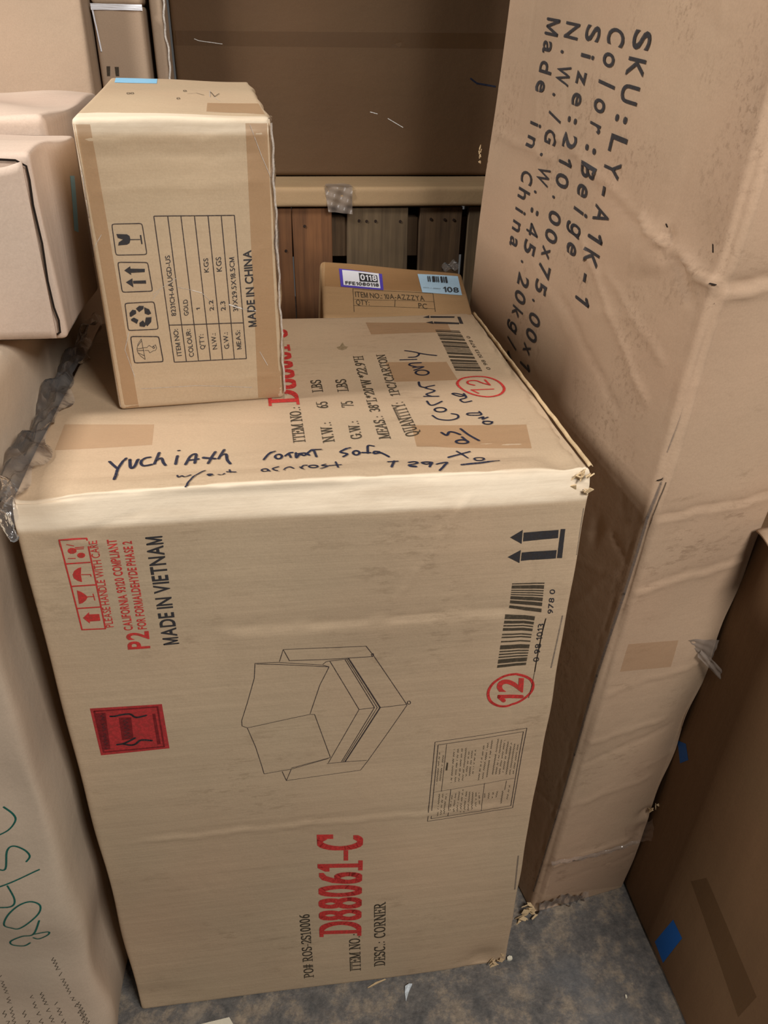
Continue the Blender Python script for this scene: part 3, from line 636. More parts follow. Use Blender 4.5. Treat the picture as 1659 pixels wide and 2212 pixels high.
('s','main','f','printed_table_text','ink_faded',.0006,((.4652,.5286),(.4635,.5273),(.4652,.5251),(.4639,.5237),(.4653,.5216),(.4638,.5203),(.4652,.5181))),
('s','main','f','printed_table_text','ink_faded',.0006,((.4654,.5146),(.4636,.5133),(.4655,.511),(.4638,.5097),(.4653,.5075),(.4634,.5062),(.4654,.5039),(.4636,.5026),(.4654,.5004),(.4635,.4991),(.465,.4969),(.4634,.4955),(.465,.4933),(.4634,.4919),(.4651,.4897),(.4635,.4883),(.4651,.486))),
('s','main','f','printed_table_text','ink_faded',.0006,((.4649,.4825),(.4632,.4811))),
('s','main','f','printed_table_text','ink_faded',.0006,((.471,.5393),(.4693,.5381),(.4709,.536),(.469,.5348),(.4707,.5326),(.4689,.5314),(.4705,.5292),(.4688,.528),(.4706,.5257),(.4688,.5246))),
('s','main','f','printed_table_text','ink_faded',.0006,((.4687,.5211),(.4702,.5189),(.4685,.5177))),
('s','main','f','printed_table_text','ink_faded',.0006,((.4685,.5142),(.47,.512),(.4683,.5108),(.4701,.5085),(.4681,.5073),(.4699,.505),(.4682,.5038),(.4699,.5015),(.4679,.5003),(.4696,.498),(.4679,.4968),(.4695,.4945),(.4679,.4932),(.4696,.4909),(.4677,.4897),(.4694,.4874))),
('s','main','f','printed_table_text','ink_faded',.0006,((.4852,.5488),(.4837,.5475))),
('s','main','f','printed_table_text','ink_faded',.0006,((.4839,.544),(.4852,.542),(.4835,.5407),(.4855,.5385),(.4837,.5373),(.4854,.5351),(.4837,.5338))),
('s','main','f','printed_table_text','ink_faded',.0007,((.4836,.5304),(.4853,.5283),(.4836,.527),(.4855,.5248),(.4837,.5235),(.4854,.5213),(.4838,.52))),
('s','main','f','printed_table_text','ink_faded',.0006,((.484,.5165),(.4857,.5143),(.4838,.513),(.4855,.5108),(.4839,.5095),(.4856,.5073),(.4838,.506),(.4857,.5038),(.4838,.5025),(.4857,.5002),(.4838,.499),(.4857,.4967),(.4838,.4954))),
('s','main','f','printed_table_text','ink_faded',.0007,((.4838,.4918),(.4855,.4896),(.484,.4882),(.4856,.486))),
('s','main','f','printed_table_text','ink_faded',.0006,((.4858,.4824),(.4839,.4811))),
('s','main','f','printed_table_text','ink_faded',.0006,((.4907,.549),(.4892,.5477),(.4906,.5456),(.489,.5444),(.4909,.5422),(.4891,.541))),
('s','main','f','printed_table_text','ink_faded',.0006,((.4893,.5375),(.491,.5354),(.4891,.5342),(.4908,.532),(.4891,.5308))),
('s','main','f','printed_table_text','ink_faded',.0006,((.4892,.5273),(.4909,.5252))),
('s','main','f','printed_table_text','ink_faded',.0007,((.491,.5217),(.4892,.5204),(.491,.5182),(.4891,.517),(.4909,.5148),(.4892,.5135),(.4908,.5114))),
('s','main','f','printed_table_text','ink_faded',.0006,((.4907,.5079),(.4894,.5065),(.4909,.5043),(.4891,.5031),(.4909,.5008),(.4892,.4995),(.4909,.4973),(.4894,.496))),
('s','main','f','printed_table_text','ink_faded',.0006,((.4895,.4924),(.4911,.4902),(.4894,.4889),(.4909,.4867),(.4895,.4853),(.4912,.483),(.4892,.4818))),
('s','main','f','printed_table_text','ink_faded',.0006,((.4963,.5491),(.4945,.5479),(.4964,.5457),(.4948,.5444),(.4965,.5422))),
('s','main','f','printed_table_text','ink_faded',.0006,((.4963,.5388),(.4946,.5376),(.4961,.5354),(.4947,.5341),(.4964,.5319),(.4945,.5306))),
('s','main','f','printed_table_text','ink_faded',.0007,((.4948,.5271),(.4962,.5249),(.4944,.5237),(.4962,.5214),(.4946,.5201),(.4962,.5179),(.4946,.5166),(.4965,.5143),(.4947,.513))),
('s','main','f','printed_table_text','ink_faded',.0006,((.4947,.5095),(.4961,.5073),(.4947,.5059),(.4964,.5036),(.4947,.5023))),
('s','main','f','printed_table_text','ink_faded',.0007,((.4944,.4988),(.4964,.4965),(.4948,.4951),(.4963,.4929))),
('s','main','f','printed_table_text','ink_faded',.0006,((.4962,.4893),(.4948,.4879),(.4965,.4856),(.4947,.4843),(.4963,.482))),
('s','main','f','printed_table_text','ink_faded',.0006,((.5019,.5493),(.5001,.5481),(.5016,.546),(.5001,.5447),(.5017,.5425),(.5002,.5412),(.5018,.5391),(.5001,.5379),(.5016,.5357),(.5,.5344),(.5019,.5322),(.4999,.531),(.5016,.5288),(.4999,.5275),(.5016,.5253),(.5,.524),(.5019,.5217),(.5002,.5205),(.5016,.5183),(.4999,.5171),(.5018,.5148),(.4999,.5136),(.5015,.5113),(.5,.51))),
('s','main','f','printed_table_text','ink_faded',.0007,((.4998,.5065),(.5015,.5043),(.5001,.5029),(.5017,.5007),(.5001,.4993))),
('s','main','f','printed_table_text','ink_faded',.0006,((.4999,.4958),(.5016,.4935),(.4999,.4922),(.5016,.4899),(.5001,.4886),(.5014,.4864),(.4998,.4851),(.5018,.4827))),
('s','main','f','printed_table_text','ink_faded',.0006,((.5063,.5417),(.5047,.5405),(.5064,.5382),(.5049,.537),(.5062,.5349))),
('s','main','f','printed_table_text','ink_faded',.0006,((.5063,.5314),(.5048,.5301),(.5064,.5279),(.5046,.5267))),
('s','main','f','printed_table_text','ink_faded',.0006,((.5045,.5233),(.5062,.521),(.5047,.5197),(.5062,.5175),(.5046,.5163))),
('s','main','f','printed_table_text','ink_faded',.0006,((.5048,.5127),(.5063,.5105),(.5047,.5092),(.5062,.507),(.5044,.5058),(.5061,.5035),(.5045,.5022),(.5063,.4999))),
('s','main','f','printed_table_text','ink_faded',.0006,((.5062,.4964),(.5047,.495),(.506,.4928),(.5044,.4915))),
('s','main','f','printed_table_text','ink_faded',.0006,((.5108,.5425),(.5094,.5412),(.5107,.5391),(.509,.5378),(.5109,.5355),(.5092,.5343),(.5107,.5321),(.5094,.5307),(.5107,.5286),(.5092,.5273))),
('s','main','f','printed_table_text','ink_faded',.0006,((.5093,.5237),(.5107,.5216),(.5092,.5202),(.5108,.518),(.5092,.5167),(.511,.5144))),
('s','main','f','printed_table_text','ink_faded',.0007,((.511,.5108),(.5093,.5095),(.5109,.5073),(.509,.506),(.5108,.5037),(.5093,.5024),(.5107,.5002),(.5091,.4988),(.511,.4965),(.5093,.4952),(.5108,.4929),(.5093,.4915))),
('s','main','f','printed_table_text','ink_faded',.0007,((.5153,.5433),(.5139,.542),(.5152,.54))),
('s','main','f','printed_table_text','ink_faded',.0006,((.5154,.5365),(.5139,.5352),(.5155,.533),(.5136,.5319))),
('s','main','f','printed_table_text','ink_faded',.0007,((.5137,.5284),(.5154,.5262),(.5138,.5249),(.5152,.5228),(.5137,.5215))),
('s','main','f','printed_table_text','ink_faded',.0006,((.5139,.518),(.5153,.5158),(.5139,.5145))),
('s','main','f','printed_table_text','ink_faded',.0006,((.5138,.511),(.5152,.5089))),
('s','main','f','printed_table_text','ink_faded',.0006,((.5155,.5053),(.5137,.504))),
('s','main','f','printed_table_text','ink_faded',.0006,((.514,.5005),(.5153,.4983),(.5138,.497),(.5154,.4947))),
('s','main','f','printed_table_text','ink_faded',.0006,((.5264,.5502),(.5247,.5491),(.5264,.5468),(.5246,.5458),(.5263,.5435),(.5247,.5424))),
('s','main','f','printed_table_text','ink_faded',.0006,((.5243,.5391),(.526,.5368),(.5243,.5357),(.5261,.5333),(.5245,.5322),(.5261,.5299))),
('s','main','f','printed_table_text','ink_faded',.0007,((.5256,.5266),(.524,.5255),(.5257,.5231),(.5241,.5219))),
('s','main','f','printed_table_text','ink_faded',.0007,((.5239,.5185),(.5255,.5163))),
('s','main','f','printed_table_text','ink_faded',.0007,((.5255,.5128),(.5238,.5116),(.5256,.5092),(.5237,.5081))),
('s','main','f','printed_table_text','ink_faded',.0007,((.5235,.5047),(.5252,.5024),(.5234,.5012),(.5252,.4988),(.5236,.4976))),
('s','main','f','printed_table_text','ink_faded',.0007,((.5234,.4941),(.5251,.4917),(.5232,.4906),(.5249,.4882),(.5234,.487),(.5248,.4847),(.5233,.4834),(.5248,.4811),(.5229,.48))),
('s','main','f','printed_table_text','ink_faded',.0006,((.5318,.5544),(.53,.5533),(.5318,.5511),(.5302,.5499),(.5318,.5477),(.5302,.5465),(.5315,.5444))),
('s','main','f','printed_table_text','ink_faded',.0006,((.5318,.5408),(.5299,.5398))),
('s','main','f','printed_table_text','ink_faded',.0007,((.5298,.5364),(.5314,.5341),(.53,.5329),(.5314,.5307),(.5297,.5295),(.5314,.5272),(.5297,.5261),(.5315,.5237),(.5295,.5227),(.5312,.5203))),
('s','main','f','printed_table_text','ink_faded',.0006,((.5313,.5168),(.5293,.5157),(.5313,.5133),(.5296,.5121),(.5312,.5098),(.5292,.5087),(.5308,.5064),(.5292,.5052),(.5308,.5029),(.529,.5017),(.5307,.4993))),
('s','main','f','printed_table_text','ink_faded',.0006,((.531,.4957),(.5291,.4946),(.5306,.4922),(.5292,.4909),(.5306,.4887),(.5291,.4874),(.5309,.485),(.529,.4838),(.5305,.4815))),
('s','main','f','printed_table_text','ink_faded',.0007,((.5372,.5586),(.5355,.5575),(.537,.5553),(.5356,.554),(.5373,.5518),(.5355,.5507),(.537,.5485),(.5356,.5472),(.5369,.5451),(.5356,.5438),(.537,.5417))),
('s','main','f','printed_table_text','ink_faded',.0007,((.5368,.5383),(.5353,.537),(.5372,.5347),(.5355,.5335),(.5368,.5314),(.5352,.5302))),
('s','main','f','printed_table_text','ink_faded',.0006,((.5354,.5266),(.5368,.5244),(.5351,.5232))),
('s','main','f','printed_table_text','ink_faded',.0007,((.535,.5197),(.537,.5173),(.5351,.5162),(.5368,.5139),(.5352,.5127),(.5367,.5104),(.5349,.5092),(.5365,.5069),(.535,.5056),(.5365,.5033),(.535,.5021),(.5364,.4998),(.535,.4985),(.5364,.4963),(.5349,.495),(.5363,.4927),(.5349,.4914),(.5365,.489),(.5348,.4878),(.5363,.4855),(.5348,.4842))),
('s','main','f','printed_table_text','ink_faded',.0006,((.5456,.5603),(.5439,.5592),(.5455,.557),(.5441,.5558),(.5456,.5536),(.5438,.5525),(.5454,.5503),(.5437,.5493),(.5452,.547),(.5439,.5458),(.5455,.5436),(.5435,.5425),(.5455,.5402),(.5437,.5391),(.5452,.5369),(.5435,.5358),(.5451,.5335))),
('s','main','f','printed_table_text','ink_faded',.0007,((.5452,.53),(.5432,.529),(.5451,.5267),(.5435,.5255),(.545,.5233),(.5434,.5221),(.5448,.5199),(.5432,.5187),(.5447,.5164),(.5432,.5152),(.5447,.513),(.5432,.5117),(.5449,.5094),(.5429,.5084),(.5445,.5061),(.5428,.5049),(.5446,.5025),(.5429,.5013),(.5447,.4989),(.5429,.4978),(.5444,.4955),(.5429,.4943),(.5444,.4919),(.5428,.4908),(.5444,.4884))),
('s','main','f','printed_table_text','ink_faded',.0006,((.5504,.5576),(.5488,.5565),(.5504,.5543),(.5487,.5532),(.5504,.5509),(.5488,.5498),(.5503,.5476),(.5485,.5465),(.5503,.5443),(.5486,.5431),(.5503,.5409),(.5487,.5397),(.5501,.5376),(.5487,.5363),(.5504,.5341),(.5483,.5331),(.5502,.5307))),
('s','main','f','printed_table_text','ink_faded',.0006,((.5501,.5273),(.5485,.5262),(.5502,.5239),(.5484,.5228),(.5498,.5206))),
('s','main','f','printed_table_text','ink_faded',.0007,((.55,.517),(.5483,.5159))),
('s','main','f','printed_table_text','ink_faded',.0006,((.5481,.5125),(.5498,.5102),(.548,.5091),(.5497,.5067))),
('s','main','f','printed_table_text','ink_faded',.0007,((.5496,.5032),(.5478,.5022),(.5494,.4998),(.5478,.4987),(.5493,.4963),(.5476,.4952),(.5494,.4928),(.5475,.4917),(.5493,.4893),(.5476,.4881))),
('s','main','f','printed_table_text','ink_faded',.0006,((.5557,.5547),(.5537,.5537))),
('s','main','f','printed_table_text','ink_faded',.0006,((.5536,.5503),(.5556,.5479),(.5538,.5468),(.5554,.5445),(.5537,.5434),(.5554,.5411),(.5535,.54),(.5554,.5376),(.5537,.5365))),
('s','main','f','printed_table_text','ink_faded',.0006,((.5535,.5331),(.5552,.5308),(.5534,.5297),(.5552,.5272),(.5534,.5262),(.5548,.5239),(.5535,.5226),(.5551,.5203),(.5533,.5191))),
('s','main','f','printed_table_text','ink_faded',.0006,((.5534,.5156),(.5549,.5133),(.5531,.5121),(.5548,.5097),(.5529,.5087),(.5546,.5062),(.5529,.5051),(.5549,.5026))),
('s','main','f','printed_table_text','ink_faded',.0007,((.5548,.499),(.5529,.4979),(.5546,.4955),(.5527,.4944),(.5546,.4919),(.553,.4906),(.5547,.4882),(.5527,.4871))),
('s','main','f','printed_table_text','ink_faded',.0006,((.5604,.5521),(.5588,.5509),(.5604,.5487),(.5588,.5475),(.5602,.5453),(.5587,.5441),(.5604,.5418),(.5585,.5407),(.5602,.5384),(.5584,.5373),(.56,.535),(.5585,.5338),(.56,.5315),(.5586,.5303),(.5601,.528),(.5583,.5269))),
('s','main','f','printed_table_text','ink_faded',.0006,((.5582,.5235),(.5601,.521),(.5584,.5199),(.5599,.5176),(.5584,.5163))),
('s','main','f','printed_table_text','ink_faded',.0006,((.5581,.5129),(.5601,.5104),(.558,.5094),(.5599,.5069),(.5583,.5057),(.5597,.5035),(.5581,.5022),(.5598,.4998),(.5581,.4987),(.5599,.4962),(.5579,.4951))),
('s','main','f','printed_table_text','ink_faded',.0006,((.5581,.4915),(.5594,.4892))),
('s','main','f','printed_table_text','ink_faded',.0006,((.5654,.5493),(.5635,.5482),(.5655,.5458))),
('s','main','f','printed_table_text','ink_faded',.0007,((.5651,.5425),(.5635,.5414),(.5653,.539),(.5634,.538),(.5652,.5356),(.5637,.5344),(.5654,.5321),(.5634,.5311),(.5654,.5286),(.5634,.5276),(.5652,.5252),(.5636,.524),(.5651,.5218),(.5635,.5206),(.5652,.5182),(.5635,.5171),(.5648,.5148),(.5633,.5136),(.5649,.5113),(.5631,.5102),(.5649,.5077),(.5632,.5066),(.5648,.5042),(.5633,.503),(.5648,.5006),(.5632,.4994),(.5649,.497),(.5631,.4959),(.5648,.4935),(.5632,.4923),(.5646,.4899),(.563,.4887),(.5647,.4863),(.5631,.4851))),
('s','main','f','printed_table_text','ink_faded',.0006,((.5703,.5465),(.5688,.5454),(.5704,.5431),(.5687,.542),(.5702,.5397),(.5685,.5386),(.5704,.5362),(.5684,.5352),(.5701,.5329),(.5684,.5317),(.5701,.5294),(.5683,.5283),(.5701,.526),(.5687,.5247),(.57,.5225),(.5684,.5213),(.5701,.519),(.5683,.5179),(.5699,.5155),(.5682,.5144),(.5701,.512),(.5684,.5108),(.5701,.5084),(.5683,.5073),(.5698,.505),(.5682,.5038),(.5698,.5014),(.568,.5003),(.5697,.4979))),
('s','main','f','printed_table_text','ink_faded',.0006,((.5699,.4943),(.5682,.4931),(.5698,.4907),(.5679,.4896),(.5698,.4871),(.5682,.4859),(.5699,.4835))),
('s','main','f','printed_table_text','ink_faded',.0006,((.5755,.5437),(.5737,.5426),(.5753,.5403),(.5738,.5392),(.5752,.5369),(.5737,.5358),(.5751,.5335),(.5737,.5323))),
('s','main','f','printed_table_text','ink_faded',.0006,((.5737,.5289),(.5752,.5266),(.5734,.5255),(.575,.5232),(.5734,.5221),(.5752,.5196),(.5733,.5186),(.5753,.5161),(.5735,.515),(.5752,.5127),(.5734,.5116))),
('s','main','f','printed_table_text','ink_faded',.0006,((.5733,.5081),(.575,.5057),(.5735,.5045),(.575,.5022),(.5731,.5011),(.5751,.4986),(.5734,.4974),(.5748,.4951))),
('s','main','f','printed_table_text','ink_faded',.0007,((.5748,.4915),(.5731,.4904),(.5748,.488),(.5733,.4867),(.5749,.4843))),
('s','main','f','printed_table_text','ink_faded',.0007,((.4705,.4601),(.4686,.4588),(.4702,.4564),(.4685,.455),(.4703,.4526),(.4686,.4512),(.4701,.4488),(.4684,.4474),(.4701,.445),(.4684,.4436),(.4702,.4411),(.4684,.4397),(.47,.4373))),
('s','main','f','printed_table_text','ink_faded',.0006,((.47,.4334),(.4685,.4319))),
('s','main','f','printed_table_text','ink_faded',.0006,((.4686,.428),(.4702,.4256))),
('s','main','f','printed_table_text','ink_faded',.0006,((.4701,.4217),(.4685,.4202),(.47,.4178),(.4684,.4163),(.47,.4139),(.4684,.4124))),
('s','main','f','printed_table_text','ink_faded',.0006,((.4752,.4595),(.4736,.4581),(.4752,.4558),(.4734,.4544),(.4752,.452),(.4737,.4506))),
('s','main','f','printed_table_text','ink_faded',.0007,((.4733,.447),(.475,.4446),(.4732,.4433),(.4752,.4408),(.4735,.4395))),
('s','main','f','printed_table_text','ink_faded',.0006,((.4731,.4358),(.4748,.4334),(.4733,.4319),(.4748,.4296),(.4732,.4282))),
('s','main','f','printed_table_text','ink_faded',.0006,((.4729,.4245),(.4748,.4219),(.4728,.4207),(.4748,.4181),(.4729,.4168),(.4744,.4144))),
('s','main','f','printed_table_text','ink_faded',.0006,((.4806,.4586),(.4788,.4573))),
('s','main','f','printed_table_text','ink_faded',.0007,((.4784,.4536),(.4803,.4511),(.4782,.4499),(.4801,.4474),(.4782,.4461))),
('s','main','f','printed_table_text','ink_faded',.0007,((.478,.4423),(.4798,.4398),(.4779,.4385),(.4799,.4359),(.4778,.4347),(.4797,.4321),(.478,.4308),(.4795,.4284),(.4776,.4271),(.4793,.4245),(.4776,.4232),(.4791,.4207),(.4778,.4192),(.4792,.4167))),
('s','main','f','printed_table_text','ink_faded',.0006,((.4892,.4542),(.4871,.453),(.4889,.4505),(.4871,.4492),(.4886,.4467),(.4871,.4453))),
('s','main','f','printed_table_text','ink_faded',.0006,((.4868,.4416),(.4885,.439))),
('s','main','f','printed_table_text','ink_faded',.0007,((.4885,.4352),(.4865,.4339),(.4885,.4313),(.4864,.4301),(.4882,.4275))),
('s','main','f','printed_table_text','ink_faded',.0007,((.488,.4236),(.4862,.4223))),
('s','main','f','printed_table_text','ink_faded',.0006,((.4941,.4576),(.4924,.4563),(.4938,.454),(.4924,.4527),(.4937,.4504),(.492,.4491),(.4937,.4467))),
('s','main','f','printed_table_text','ink_faded',.0006,((.4937,.443),(.4918,.4418),(.4935,.4393),(.492,.438),(.4937,.4355),(.4918,.4343),(.4934,.4319),(.4915,.4307),(.4933,.4282))),
('s','main','f','printed_table_text','ink_faded',.0007,((.4933,.4244),(.4913,.4232),(.4933,.4206),(.4913,.4194))),
('s','main','f','printed_table_text','ink_faded',.0006,((.499,.4609),(.4971,.4597),(.4991,.4572),(.4974,.4559),(.4988,.4536),(.4972,.4522),(.4987,.4499),(.497,.4486),(.4989,.4461),(.4969,.4449),(.4987,.4424),(.4971,.441))),
('s','main','f','printed_table_text','ink_faded',.0006,((.4969,.4373),(.4985,.4349))),
('s','main','f','printed_table_text','ink_faded',.0006,((.4986,.4311),(.4969,.4297),(.4983,.4274),(.4966,.426),(.4984,.4235),(.4967,.4222),(.4984,.4197),(.4968,.4183))),
('s','main','f','printed_table_text','ink_faded',.0006,((.5041,.4642),(.5024,.4629),(.5038,.4606))),
('s','main','f','printed_table_text','ink_faded',.0006,((.504,.4568),(.5021,.4555),(.5041,.453),(.502,.4518))),
('s','main','f','printed_table_text','ink_faded',.0007,((.5019,.448),(.5037,.4456),(.5019,.4442),(.5037,.4418),(.5022,.4403),(.5037,.438))),
('s','main','f','printed_table_text','ink_faded',.0006,((.5035,.4342),(.5019,.4328),(.5038,.4302),(.5018,.429),(.5038,.4264),(.5017,.4252),(.5036,.4226))),
('s','main','f','printed_table_text','ink_faded',.0006,((.5036,.4187),(.502,.4173),(.5035,.4149))),
('s','main','f','printed_table_text','ink_faded',.0007,((.5097,.4588),(.5077,.4576),(.5094,.4552),(.5079,.4538),(.5096,.4514),(.5076,.4502),(.5093,.4478))),
('s','main','f','printed_table_text','ink_faded',.0007,((.5095,.4439),(.5075,.4427))),
('s','main','f','printed_table_text','ink_faded',.0007,((.5073,.439),(.5091,.4365),(.5075,.4352),(.5092,.4327),(.5076,.4314),(.509,.4289),(.5071,.4277),(.509,.4251),(.5072,.4239),(.5092,.4212))),
('s','main','f','printed_table_text','ink_faded',.0006,((.509,.4174),(.5071,.4162),(.5087,.4137))),
('s','main','f','printed_table_text','ink_faded',.0006,((.5141,.4574),(.5125,.456),(.5141,.4536),(.5126,.4522),(.5142,.4498),(.5127,.4483),(.5141,.446),(.5128,.4445),(.5142,.4421),(.5128,.4407),(.5143,.4382),(.5125,.4369),(.5142,.4344))),
('s','main','f','printed_table_text','ink_faded',.0006,((.5145,.4305),(.5128,.429),(.5146,.4265),(.5128,.4251),(.5143,.4227),(.5129,.4212),(.5146,.4187),(.5128,.4173))),
('s','main','f','printed_table_text','ink_faded',.0007,((.5188,.456),(.517,.4546),(.519,.4522),(.5173,.4508),(.5189,.4485),(.5176,.447),(.5194,.4447),(.5175,.4433),(.5195,.4409),(.5178,.4394),(.5195,.4372),(.5178,.4357),(.5197,.4333),(.518,.4319),(.5197,.4295),(.5181,.428),(.52,.4257),(.5182,.4242),(.5201,.4218),(.5185,.4203))),
('s','main','f','printed_table_text','ink_faded',.0007,((.5234,.4546),(.5221,.4529),(.5236,.4507),(.5222,.449),(.5242,.4468),(.5222,.4452))),
('s','main','f','printed_table_text','ink_faded',.0006,((.5229,.4412),(.5246,.4389),(.5228,.4373))),
('s','main','f','printed_table_text','ink_faded',.0006,((.5235,.4333),(.5252,.431),(.5235,.4293),(.5255,.427),(.524,.4253),(.5257,.4231))),
('s','main','f','printed_table_text','ink_faded',.0007,((.5278,.4532),(.5266,.4514))),
('s','main','f','printed_table_text','ink_faded',.0007,((.5271,.4476),(.5288,.4456),(.5274,.4438),(.5295,.4417),(.528,.4399))),
('s','main','f','printed_table_text','ink_faded',.0006,((.5283,.4361),(.5303,.434),(.529,.4322),(.5308,.4301),(.5294,.4283),(.5316,.4262))),
('s','main','f','printed_table_text','ink_faded',.0006,((.5366,.4503),(.5352,.4486),(.537,.4462),(.5355,.4446),(.5373,.4422),(.5353,.4406))),
('s','main','f','printed_table_text','ink_faded',.0006,((.5432,.4502),(.5412,.4488),(.5432,.4462),(.5412,.4449),(.5432,.4422),(.5414,.4408),(.5432,.4382),(.5412,.4369))),
('s','main','f','printed_table_text','ink_faded',.0007,((.5495,.4502),(.5475,.449),(.5495,.4462),(.5473,.4451))),
('s','main','f','printed_table_text','ink_faded',.0006,((.5473,.4411),(.5488,.4383),(.547,.4371))),
('s','main','f','printed_table_text','ink_faded',.0006,((.5559,.4502),(.5538,.4492),(.5554,.4463),(.5535,.4452),(.5552,.4423),(.5533,.4412),(.5548,.4383),(.5527,.4374))),
('s','main','f','printed_table_text','ink_faded',.0007,((.5632,.4508),(.5614,.4496),(.5634,.447),(.5618,.4457),(.5632,.4434),(.5616,.4421),(.5634,.4396),(.5615,.4384),(.5633,.4359),(.5614,.4346),(.5632,.4321),(.5615,.4308),(.5633,.4283),(.5617,.427),(.5633,.4245),(.5617,.4232))),
('s','main','f','printed_table_text','ink_faded',.0006,((.5724,.4616),(.5704,.4605),(.5723,.4578),(.5703,.4568))),
('s','main','f','printed_table_text','ink_faded',.0006,((.5702,.453),(.5719,.4504),(.5701,.4492),(.5721,.4464))),
('s','main','f','printed_table_text','ink_faded',.0006,((.5716,.4428),(.57,.4415),(.5718,.4388),(.5698,.4377),(.5713,.4351),(.5699,.4338),(.5712,.4312))),
('p','main','f','printed_table_text','ink_faded',((.4757,.5239),(.4778,.5232),(.4775,.5077),(.475,.5081))),
('s','gold','f','printed_table','ink_line',.001,((.0704,.2285),(.0731,.0585))),
('s','gold','f','printed_table','ink_line',.001,((.0854,.2284),(.0875,.0584))),
('s','gold','f','printed_table','ink_line',.001,((.0997,.2282),(.102,.0584))),
('s','gold','f','printed_table','ink_line',.001,((.1145,.2281),(.1166,.0584))),
('s','gold','f','printed_table','ink_line',.001,((.1294,.2279),(.1312,.0579))),
('s','gold','f','printed_table','ink_line',.001,((.144,.2277),(.1455,.0575))),
('s','gold','f','printed_table','ink_line',.001,((.1587,.2275),(.1603,.057))),
('s','gold','f','printed_table','ink_line',.001,((.0704,.2285),(.1587,.2275))),
('s','gold','f','printed_table','ink_line',.0011,((.0731,.0585),(.1603,.057))),
('s','gold','f','printed_table','ink_line',.0011,((.0721,.1052),(.1596,.1032))),
('t','gold','f','printed_text','ink','ITEM NO:',(.0829,.0662),(.0819,.1002),(.0774,.0659),'sans'),
('t','gold','f','printed_text','ink','COLOUR:',(.0973,.0642),(.0964,.0994),(.0918,.0636),'sans'),
('t','gold','f','printed_text','ink',"Q'TY:",(.1113,.0728),(.111,.0918),(.1058,.0725),'sans'),
('t','gold','f','printed_text','ink','N.W.:',(.1259,.0719),(.1255,.0923),(.1204,.0713),'sans'),
('t','gold','f','printed_text','ink','G.W.:',(.1405,.0715),(.14,.0924),(.1348,.0709),'sans'),
('t','gold','f','printed_text','ink','MEAS:',(.1551,.0701),(.155,.0943),(.1497,.0695),'sans'),
('t','gold','f','printed_text','ink','8231CH-6AUGD-US',(.082,.1163),(.0826,.1859),(.0767,.1158),'sans'),
('t','gold','f','printed_text','ink','GOLD',(.0962,.1162),(.097,.1352),(.0911,.1155),'sans'),
('t','gold','f','printed_text','ink','1',(.11,.1219),(.11,.1245),(.106,.1217),'sans'),
('t','gold','f','printed_text','ink','2.2',(.1262,.1204),(.1262,.133),(.1214,.1199),'sans'),
('t','gold','f','printed_text','ink','KGS',(.1245,.1655),(.125,.1815),(.1193,.1653),'sans'),
('t','gold','f','printed_text','ink','2.3',(.14,.1197),(.14,.131),(.1346,.1192),'sans'),
('t','gold','f','printed_text','ink','KGS',(.1395,.1659),(.1397,.1824),(.1336,.1656),'sans'),
('t','gold','f','printed_text','ink','39X29.5X18.5CM',(.1546,.1183),(.1545,.1816),(.1491,.1176),'sans'),
('t','gold','f','printed_text','ink','MADE IN CHINA',(.1749,.0979),(.1746,.1889),(.1658,.0975),'bold'),
('s','gold','f','printed_symbol_frame','ink_line',.001,((.0247,.2187),(.0252,.2211),(.0276,.2216),(.0539,.2212),(.0563,.2206),(.0569,.2182),(.0577,.1906),(.0572,.1881),(.0547,.1876),(.0272,.1882),(.0248,.1888),(.0243,.1913),(.0247,.2187))),
('s','gold','f','printed_symbol_frame','ink_line',.0011,((.025,.1774),(.0255,.1799),(.0279,.1803),(.0544,.1789),(.0569,.1783),(.0575,.1759),(.0586,.1493),(.0582,.1468),(.0557,.1463),(.0281,.1466),(.0256,.1471),(.025,.1497),(.025,.1774))),
('s','gold','f','printed_symbol_frame','ink_line',.0011,((.0259,.1308),(.0265,.1332),(.0289,.1337),(.0558,.1338),(.0582,.1333),(.0588,.1309),(.0594,.1039),(.0589,.1014),(.0564,.1009),(.0283,.1011),(.0258,.1016),(.0253,.1041),(.0259,.1308))),
('s','gold','f','printed_symbol_frame','ink_line',.0012,((.0266,.0907),(.0272,.0931),(.0295,.0935),(.0558,.0919),(.0583,.0913),(.0589,.0889),(.0601,.0628),(.0597,.0604),(.0572,.06),(.0295,.0603),(.027,.0609),(.0265,.0634),(.0266,.0907))),
('p','gold','f','printed_symbol','ink',((.028,.211),(.0393,.2102),(.0417,.2082),(.0421,.2044),(.0406,.2006),(.0377,.1991),(.0281,.1987),(.0293,.2021),(.0341,.2049),(.0289,.2067))),
('p','gold','f','printed_symbol','ink',((.0306,.1711),(.0378,.1756),(.0376,.1656))),
('p','gold','f','printed_symbol','ink',((.0374,.1728),(.0533,.1718),(.0528,.1682),(.0375,.168))),
('p','gold','f','printed_symbol','ink',((.0306,.1578),(.0382,.1619),(.038,.1517))),
('p','gold','f','printed_symbol','ink',((.0386,.159),(.0528,.1589),(.0527,.1552),(.0386,.1558))),
('p','gold','f','printed_symbol','ink',((.0373,.1269),(.0414,.13),(.0465,.1294),(.0457,.126),(.0404,.1225))),
('p','gold','f','printed_symbol','ink',((.0467,.1281),(.052,.1253),(.0538,.1201),(.0503,.1186),(.0465,.1205))),
('p','gold','f','printed_symbol','ink',((.0471,.1158),(.0536,.1159),(.0524,.1099),(.0473,.105),(.0451,.1095))),
('p','gold','f','printed_symbol','ink',((.044,.1044),(.0385,.1055),(.039,.1098),(.0434,.1126),(.0463,.1068))),
('p','gold','f','printed_symbol','ink',((.03,.1146),(.0335,.1165),(.0383,.1133),(.036,.1087),(.0302,.1128))),
